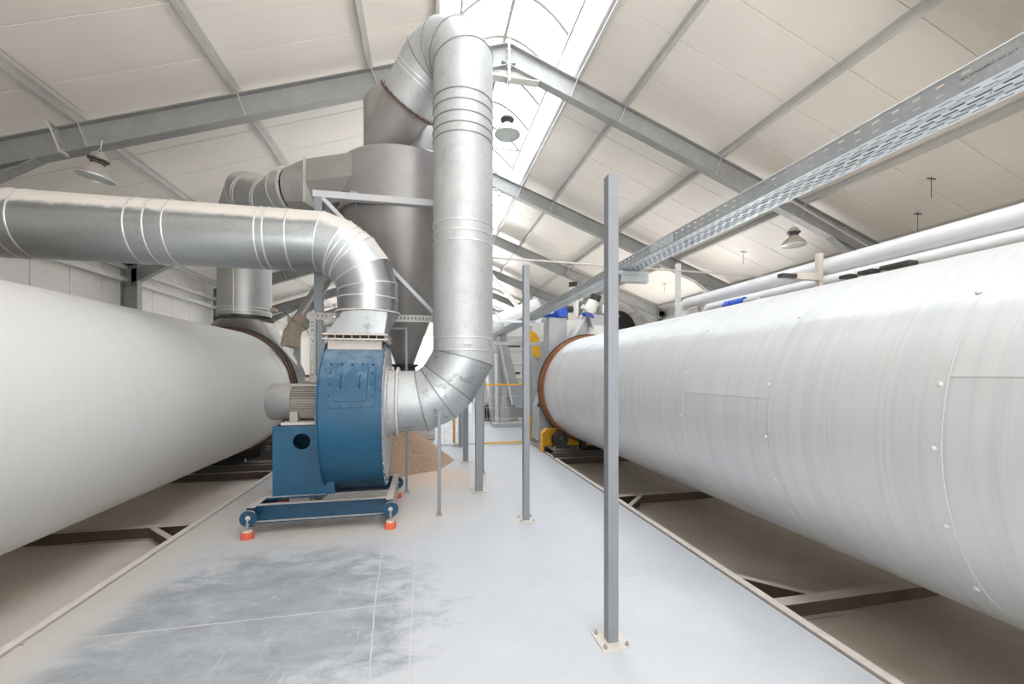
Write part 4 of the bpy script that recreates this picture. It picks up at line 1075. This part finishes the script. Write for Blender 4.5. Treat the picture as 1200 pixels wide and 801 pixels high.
# ------------------------------------------------------------------ white pipes above the right drum
PXX = 5.35
r = root('white_pipe', (PXX, 7.8, 3.1), 'thick white pipe running above and behind the right drum', 'pipe')
MB().cyl((PXX, -3, 3.13), (PXX, 7.75, 3.13), .115, seg=28).build('run', 'whitepipe', r, smooth=30)
MB().tube([(PXX, 7.70, 3.13), (PXX, 7.82, 3.10), (PXX, 7.88, 3.0), (PXX, 7.9, 2.85), (PXX, 7.9, 1.2)], .115, 24).build('bend', 'whitepipe', r, smooth=60)
MB().cyl((PXX, 7.2, 3.24), (PXX, 7.2, 3.31), .02, seg=8).build('vent', 'rod', r)
r = root('white_pipe', (PXX - .1, 6.9, 2.9), 'thinner white pipe below the thick one behind the right drum', 'pipe')
MB().cyl((PXX - .05, -3, 2.93), (PXX - .05, 7.0, 2.93), .075, seg=24).build('run', 'whitepipe', r, smooth=30)
MB().tube([(PXX - .05, 6.95, 2.93), (PXX - .05, 7.05, 2.9), (PXX - .05, 7.1, 2.8), (PXX - .05, 7.1, 1.0)], .075, 20).build('bend', 'whitepipe', r, smooth=60)
r = root('pipe_bracket', (5.1, 4.6, 2.9), 'dusty bracket clamping the white pipes above the right drum', 'bracket')
MB().box(5.17, 5.24, 4.62, 4.68, 2.8, 3.30).build('upright', 'dustplate', r); MB().box(4.78, 5.2, 4.60, 4.66, 2.93, 3.02).build('arm', 'dustplate', r)
MB().box(4.55, 4.78, 4.58, 4.66, 2.94, 2.99).build('clip', 'darksteel', r)
r = root('pipe_valve', (5.0, 5.9, 2.75), 'small blue valve on the pipes above the right drum', 'valve')
MB().cyl((5.2, 5.97, 2.88), (5.2, 6.26, 2.88), .07, seg=18).build('body', 'motorblue', r, smooth=30); MB().cyl((5.2, 6.26, 2.86), (5.2, 6.41, 2.86), .09, seg=18).build('handwheel', 'motorblue', r, smooth=30)
MB().cyl((5.2, 5.69, 2.88), (5.2, 5.97, 2.88), .04, seg=14).build('nipple', 'rod', r, smooth=30)
for (y_, l_) in ((3.25, .28), (3.6, .16), (3.85, .12)):
    tag(MB().box(5.10, 5.24, y_ * 1.082, (y_ + l_) * 1.082, 2.87, 2.915).build('pipe_clip', 'darksteel', None, bevel=.01), 'dark clip below the white pipe, %s' % ('longest of three', 'middle of three', 'shortest of three')[[.28, .16, .12].index(l_)], 'clip', 'dark clips below the white pipe')
# supports so the pipes are carried
for y_ in (.5, 7.5):
    tag(MB().box(PXX + .13, PXX + .21, y_, y_ + .08, -.13, 3.3).build('pipe_stand', 'beam_paint', None), 'grey stand behind the white pipes, %s' % ('near the camera' if y_ < 1 else 'at their far end'), 'stand', 'stands of the white pipes')

# ------------------------------------------------------------------ heap of sawdust
def heap():
    mb = MB(); nr, na = 26, 72; HXc, HYc, RR, HH = -.62, 8.0, 1.08, 1.0
    mb.v.append(Vector((HXc, HYc, HH)))
    for i in range(1, nr + 1):
        f = i / nr
        for j in range(na):
            t = 2 * PI * j / na; w = 1 + .07 * math.sin(3 * t + 1) + .04 * math.sin(7 * t)
            z = HH * (1 - f ** 1.15) ** 1.12 * (1 + .07 * math.sin(5 * t + 6 * f)) + random.uniform(-.018, .018) * (1 if f < .97 else 0)
            mb.v.append(Vector((HXc + RR * w * f * math.cos(t), HYc + RR * w * f * math.sin(t), max(z, .002) if f < 1 else 0.0)))
    for j in range(na): mb.f.append((0, 1 + j, 1 + (j + 1) % na))
    for i in range(nr - 1):
        for j in range(na):
            a = 1 + i * na + j; b = 1 + i * na + (j + 1) % na; mb.f.append((a, a + na, b + na, b))
    o = mb.build('sawdust_heap', 'heap', None, smooth=80); tag(o, 'conical heap of brown sawdust on the floor behind the blower', 'heap', kind='stuff')
heap()

# ------------------------------------------------------------------ mesh fence
def fence(x0, x1, y, z1, label, rail):
    r = root('mesh_fence', ((x0 + x1) / 2, y, 0), label, 'fence', 'wire mesh fence panels')
    mb = MB(); n = int((x1 - x0) / .062)
    for k in range(n + 1):
        x = x0 + (x1 - x0) * k / n; mb.cyl((x, y, .05), (x, y, z1), .003, seg=4)
    for z in [.08 + (z1 - .1) * k / 5 for k in range(6)]: mb.cyl((x0, y - .004, z), (x1, y - .004, z), .004, seg=4)
    mb.build('wire_mesh', 'wire', r)['kind'] = 'stuff'
    for z in (.04, z1): MB().box(x0, x1, y - .02, y + .02, z - .018, z + .018).build('rail', rail, r)
    return r
fence(1.36, 2.32, 9.68, 1.41, 'mesh fence panel with yellow top and bottom rails', 'yellow')
fence(.05, 1.33, 9.68, 1.20, 'mesh fence panel with grey rails left of the yellow-railed one', 'wire')
post(.66, 9.72, .62, .05, 'short yellow post at the mesh fence behind the riser elbow', .1, 'yellow', grp=None)
post(2.62, 10.2, .62, .05, 'short yellow post behind the right drum guard', .1, 'yellow', grp=None)

# ------------------------------------------------------------------ feed end of the right drum
fd = root('feed_chute', (3.2, 9.75, 0), 'grey sloping feed chute rising behind the right drum', 'chute')
cy0, cy1 = 9.0, 9.62
def cs(x, z): return (x * .957, cy0, 1.7 + (z - 1.7) * .957)
MB().prism([cs(2.60, .1), cs(2.62, .9), cs(2.95, 1.75), cs(4.05, 3.40), cs(4.25, 3.3), cs(4.35, 2.55), cs(4.7, 2.45), cs(4.7, .1)], (0, 0, 0), (0, cy1 - cy0, 0)).build('chute_body', 'greymachine', fd)
def cb(a, b, w, m): A, B = Vector(cs(*a)), Vector(cs(*b)); o_ = Vector((0, -.03, 0)); MB().bar(A + o_, B + o_, w, .05).build('edge_angle', m, fd)
cb((2.58, .9), (2.93, 1.78), .06, 'darksteel'); cb((2.93, 1.78), (4.04, 3.45), .06, 'whitepaint'); cb((3.35, 1.85), (3.1, 2.05), .03, 'whitepaint'); cb((3.9, 1.9), (3.92, 2.9), .05, 'whitepaint')
MB().box(2.93, 3.38, cy1 + .02, cy1 + .5, 0, 3.02).build('side_box', 'greymachine', fd)
gm = root('gearmotor', (4.3, 9.6, 2.9), 'cream gearmotor with dark cap on top of the feed chute', 'motor')
MB().prism([(3.95, 9.35, 3.08), (4.75, 9.35, 3.08), (4.45, 9.35, 2.62), (4.1, 9.35, 2.62)], (0, 0, 0), (0, .5, 0)).build('mounting_plate', 'greymachine', gm)
MB().lathe((4.25, 9.5, 2.52), (0, 0, 1), [(0, .3), (.06, .33), (.12, .25), (.3, .22)], 24).build('gear_housing', 'whitepaint', gm, smooth=35)
MB().lathe((4.00, 9.45, 3.12), (.35, -.1, 1), [(0, .001), (0, .13), (.12, .15), (.30, .13), (.33, .11)], 24).build('motor_body', 'whitepaint', gm, smooth=35)
MB().lathe((4.13, 9.41, 3.44), (.35, -.1, 1), [(0, .13), (.12, .135), (.13, .11), (.13, .001)], 24).build('end_cap', 'darksteel', gm, smooth=35)
MB().lathe((3.97, 9.46, 3.04), (.35, -.1, 1), [(0, .16), (.05, .16), (.05, .1)], 24).build('blue_flange', 'motorblue', gm, smooth=35)
MB().box(4.28, 4.52, 9.3, 9.55, 3.1, 3.32).build('terminal_box', 'whitepaint', gm, bevel=.02)
MB().lathe((3.92, 9.40, 3.2), (-.8, 0, .5), [(0, .05), (.14, .06), (.15, .001)], 14).build('gland', 'whitepaint', gm, smooth=35)
cam_p = Vector((0, 0, 1.7)); gm.scale = (.94,) * 3; gm.location = cam_p + (gm.location - cam_p) * .94 + Vector((-.12, 0, 0))
bm_ = root('drive_motor', (3.1, 9.8, 3.2), 'bright blue electric motor lying on the white box beside the feed chute', 'motor')
bm_.location += Vector((0, 0, 0)); BO = Vector((.16, -.05, -.17))
MB().lathe(Vector((2.62, 9.75, 3.32)) + BO, (1, 0, .05), [(0, .001), (0, .11), (.05, .125), (.3, .125), (.32, .15), (.36, .15)], 24).build('motor_body', 'motorblue', bm_, smooth=35)
MB().lathe(Vector((3.08, 9.75, 3.36)) + BO, (0, 1, 0), [(-.12, .001), (-.12, .16), (.1, .17), (.12, .001)], 22).build('gearbox', 'motorblue', bm_, smooth=35)
MB().box(2.96, 3.36, 9.66, 9.95, 3.02, 3.08).build('foot', 'motorblue', bm_); MB().cyl((3.36, 9.65, 3.23), (3.52, 9.65, 3.25), .09, seg=18).build('output_cover', 'darksteel', bm_, smooth=30)
MB().lathe(Vector((2.80, 9.62, 3.34)) + BO, (0, -1, 0), [(-.05, .07), (0, .07), (.01, .001)], 20).build('name_plate', 'whitepaint', bm_, smooth=30)
tag(MB().box(4.8, 5.6, 10.9, 11.6, 0, 2.4).lathe((5.2, 10.6, 2.85), (0, 1, 0), [(0, .001), (0, .52), (.05, .56), (1.2, .56), (1.2, .001)], 36).build('dark_intake', 'black', None, smooth=30), 'black round intake behind the feed chute', 'intake')
tag(MB().tube([(4.6, 9.7, 2.9), (4.8, 9.9, 2.98), (5.0, 10.2, 2.9), (5.05, 10.5, 2.7), (5.02, 10.95, 2.3)], .022, 8).build('air_hose', 'motorblue', None, smooth=60), 'blue air hose looping behind the drum top', 'hose')
# catwalk rail and uprights left of the drum rim
r = root('handrail', (2.2, 10.6, 0), 'grey level rail on slim uprights left of the right drum rim', 'rail')
MB().box(.9, 3.05, 10.55, 10.63, 2.40, 2.49).build('rail', 'greymachine', r); 
for x in (2.55, 2.72): MB().box(x - .03, x + .03, 10.56, 10.62, 0, 2.40).build('upright', 'greymachine', r)
MB().box(2.4, 3.2, 10.5, 10.6, .42, .52).build('lower_rail', 'whitepaint', r)

# ------------------------------------------------------------------ machinery beyond
r = root('screw_conveyor', (2.6, 16.0, 0), 'thick pale grey screw conveyor tube sloping up behind the posts', 'conveyor')
p0, p1 = Vector((.77, 16.0, 2.63)), Vector((4.42, 16.0, 4.18))
MB().cyl(p0, p1, .47, seg=36).build('tube', 'whitepipe', r, smooth=30)
for f in (.0, .58, 1.0):
    c = p0.lerp(p1, f); d = (p1 - p0).normalized(); MB().lathe(c, d, [(-.02, .46), (-.02, .54), (.02, .54), (.02, .46)], 36).build('collar', 'tray', r, smooth=30)
for (x, z) in ((1.1, 2.4), (4.1, 3.7)): MB().box(x - .05, x + .05, 15.95, 16.05, 0, z).build('leg', 'greymachine', r)
r = root('tray_strut', (3.2, 17.5, 5.2), 'pale diagonal strut behind the screw conveyor', 'strut')
MB().bar((2.75, 17.4, 5.8), (4.37, 17.4, 3.98), .14, .14).build('strut', 'whitepipe', r)
r = root('feed_hopper', (3.0, 13.3, 0), 'grey V-shaped trough conveyor beyond the mesh fence', 'hopper')
MB().prism([(2.3, 13.2, 2.83), (2.55, 13.2, 2.88), (2.95, 13.2, 1.35), (3.35, 13.2, 1.05), (3.95, 13.2, 1.9), (3.9, 13.2, .65), (2.9, 13.2, .55), (2.55, 13.2, 1.0)], (0, 0, 0), (0, .8, 0)).build('trough', 'greymachine', r)
MB().bar((2.30, 13.12, 2.85), (2.75, 13.12, .65), .05, .06).build('edge_angle', 'whitepaint', r)
MB().bar((2.2, 13.1, 2.3), (2.25, 13.1, .1), .08, .1).build('leg', 'whitepaint', r)
MB().prism([(1.9, 13.5, 2.9), (2.2, 13.5, .0), (3.9, 13.5, .0), (3.4, 13.5, .9)], (0, 0, 0), (0, .7, 0)).build('bin', 'greymachine', r)
MB().prism([(2.0, 14.4, 0), (2.0, 14.4, .5), (3.2, 14.4, 1.15), (4.6, 14.4, 1.15), (4.6, 14.4, 0)], (0, 0, 0), (0, .8, 0)).build('lower_bin', 'darksteel', r)
for x in (2.42,):
    l = MB().prism([(x - .13, 12.75, .1), (x + .13, 12.75, .1), (x + .06, 12.75, 1.25), (x - .06, 12.75, 1.25)], (0, 0, 0), (0, .12, 0)).build('jack_leg', 'greymachine', r)
MB().box(2.05, 4.4, 12.6, 13.1, 0, .12).build('plinth', 'greymachine', r)
MB().prism([(3.45, 13.15, 2.6), (3.6, 13.15, 1.0), (4.3, 13.15, 2.2), (4.3, 13.15, 2.9)], (0, 0, 0), (0, .5, 0)).build('side_panel', 'greymachine', r)
# big white machine with louvres
df = r = root('dust_filter', (5.2, 17.3, 0), 'large off-white machine housing with louvred bands behind the fence', 'machine')
MB().box(2.2, 8.6, 17.0, 20.0, 0, 3.95).build('housing', 'whitepaint', r, bevel=.02)
for z in (3.25, 2.65, 2.1, 1.5):
    MB().prism([(2.1, 17.0, z), (2.1, 16.86, z - .03), (2.1, 16.86, z - .06), (2.1, 17.0, z - .12)], (0, 0, 0), (6.5, 0, 0)).build('louvre', 'whitepaint', r)
for (x, z) in ((3.4, 2.75), (3.4, 1.62), (5.3, 2.6)):
    MB().box(x - .5, x + .5, 16.97, 17.0, z, z + .09).build('slot', 'darksteel', r)
MB().box(7.0, 8.2, 16.7, 17.0, .5, 3.4).build('cabinet', 'whitepaint', r, bevel=.02)
r = root('belt_guard', (3.4, 12.97, 0), 'curved yellow guard in front of the off-white machine', 'guard')
arc_ = [(3.28 + .34 * math.sin(t), 12.97, 2.68 + .36 * math.cos(t)) for t in [PI / 2 * k / 8 for k in range(9)]]
MB().prism(arc_ + [(3.62, 12.97, 2.15), (3.28, 12.97, 2.3)], (0, 0, 0), (0, .10, 0)).build('guard_plate', 'yellow', r); MB().box(3.40, 3.50, 12.99, 13.05, .12, 2.25).build('leg', 'greymachine', r)
MB().lathe((6.4, 17.4, 3.95), (0, 0, 1), [(0, .22), (.9, .22), (.92, .42), (1.02, .40), (1.45, .17), (1.5, .14)], 24).build('vent_cone', 'whitepaint', df, smooth=30)
MB().lathe((6.4, 17.4, 5.45), (0, 0, 1), [(0, .14), (.03, .20), (.2, .20), (.23, .08), (.24, .001)], 24).build('vent_cap', 'darksteel', df, smooth=30)
# dark plant near the far gable
r = root('far_silo', (4.8, 27, 0), 'dark brown plant block with grey stack near the far gable', 'machine')
MB().box(4.3, 8.5, 27.0, 30, 0, 5.0).build('block', 'darksteel', r); MB().cyl((4.55, 26.2, 0), (4.55, 26.2, 5.6), .42, seg=28).build('stack', 'greymachine', r, smooth=30)
MB().box(4.2, 8.4, 26.7, 27.0, 4.6, 5.3).build('duct_box', 'greymachine', r); MB().box(5.2, 5.5, 26.6, 26.7, 4.4, 5.2).build('ladder_guard', 'yellow', r)
# left background
r = root('parked_machine', (-3.1, 12.5, 0), 'dark green machine with a red edge behind the blower motor', 'machine')
MB().box(-4.6, -2.2, 12.2, 14.0, 0, 1.55).build('body', 'green', r, bevel=.03); MB().box(-4.6, -2.2, 12.15, 14.0, 1.55, 1.63).build('edge_strip', 'rust', r)
r = root('pallet_box', (-.2, 11.0, 0), 'small pale wooden crate behind the sawdust heap', 'crate')
for k in range(4): MB().box(-.55, .25, 10.6, 10.62, .04 + k * .13, .15 + k * .13).build('slat', 'edge', r)
MB().box(-.55, .25, 10.62, 11.3, .02, .54).build('body', 'edge', r)
tag(MB().box(-1.07, -.93, 9.15, 9.27, 0, 3.6).build('timber_post', 'burlap', None), 'brown timber post seen between blower duct and cyclone', 'post')
r = root('white_brace', (-1.9, 9.2, 2.5), 'white slanting brace behind the elbow of the delivery duct', 'brace')
MB().bar((-1.7, 8.9, 0.0), (-1.38, 8.9, 3.9), .12, .08, (0, 1, 0)).build('bar', 'whitepaint', r)
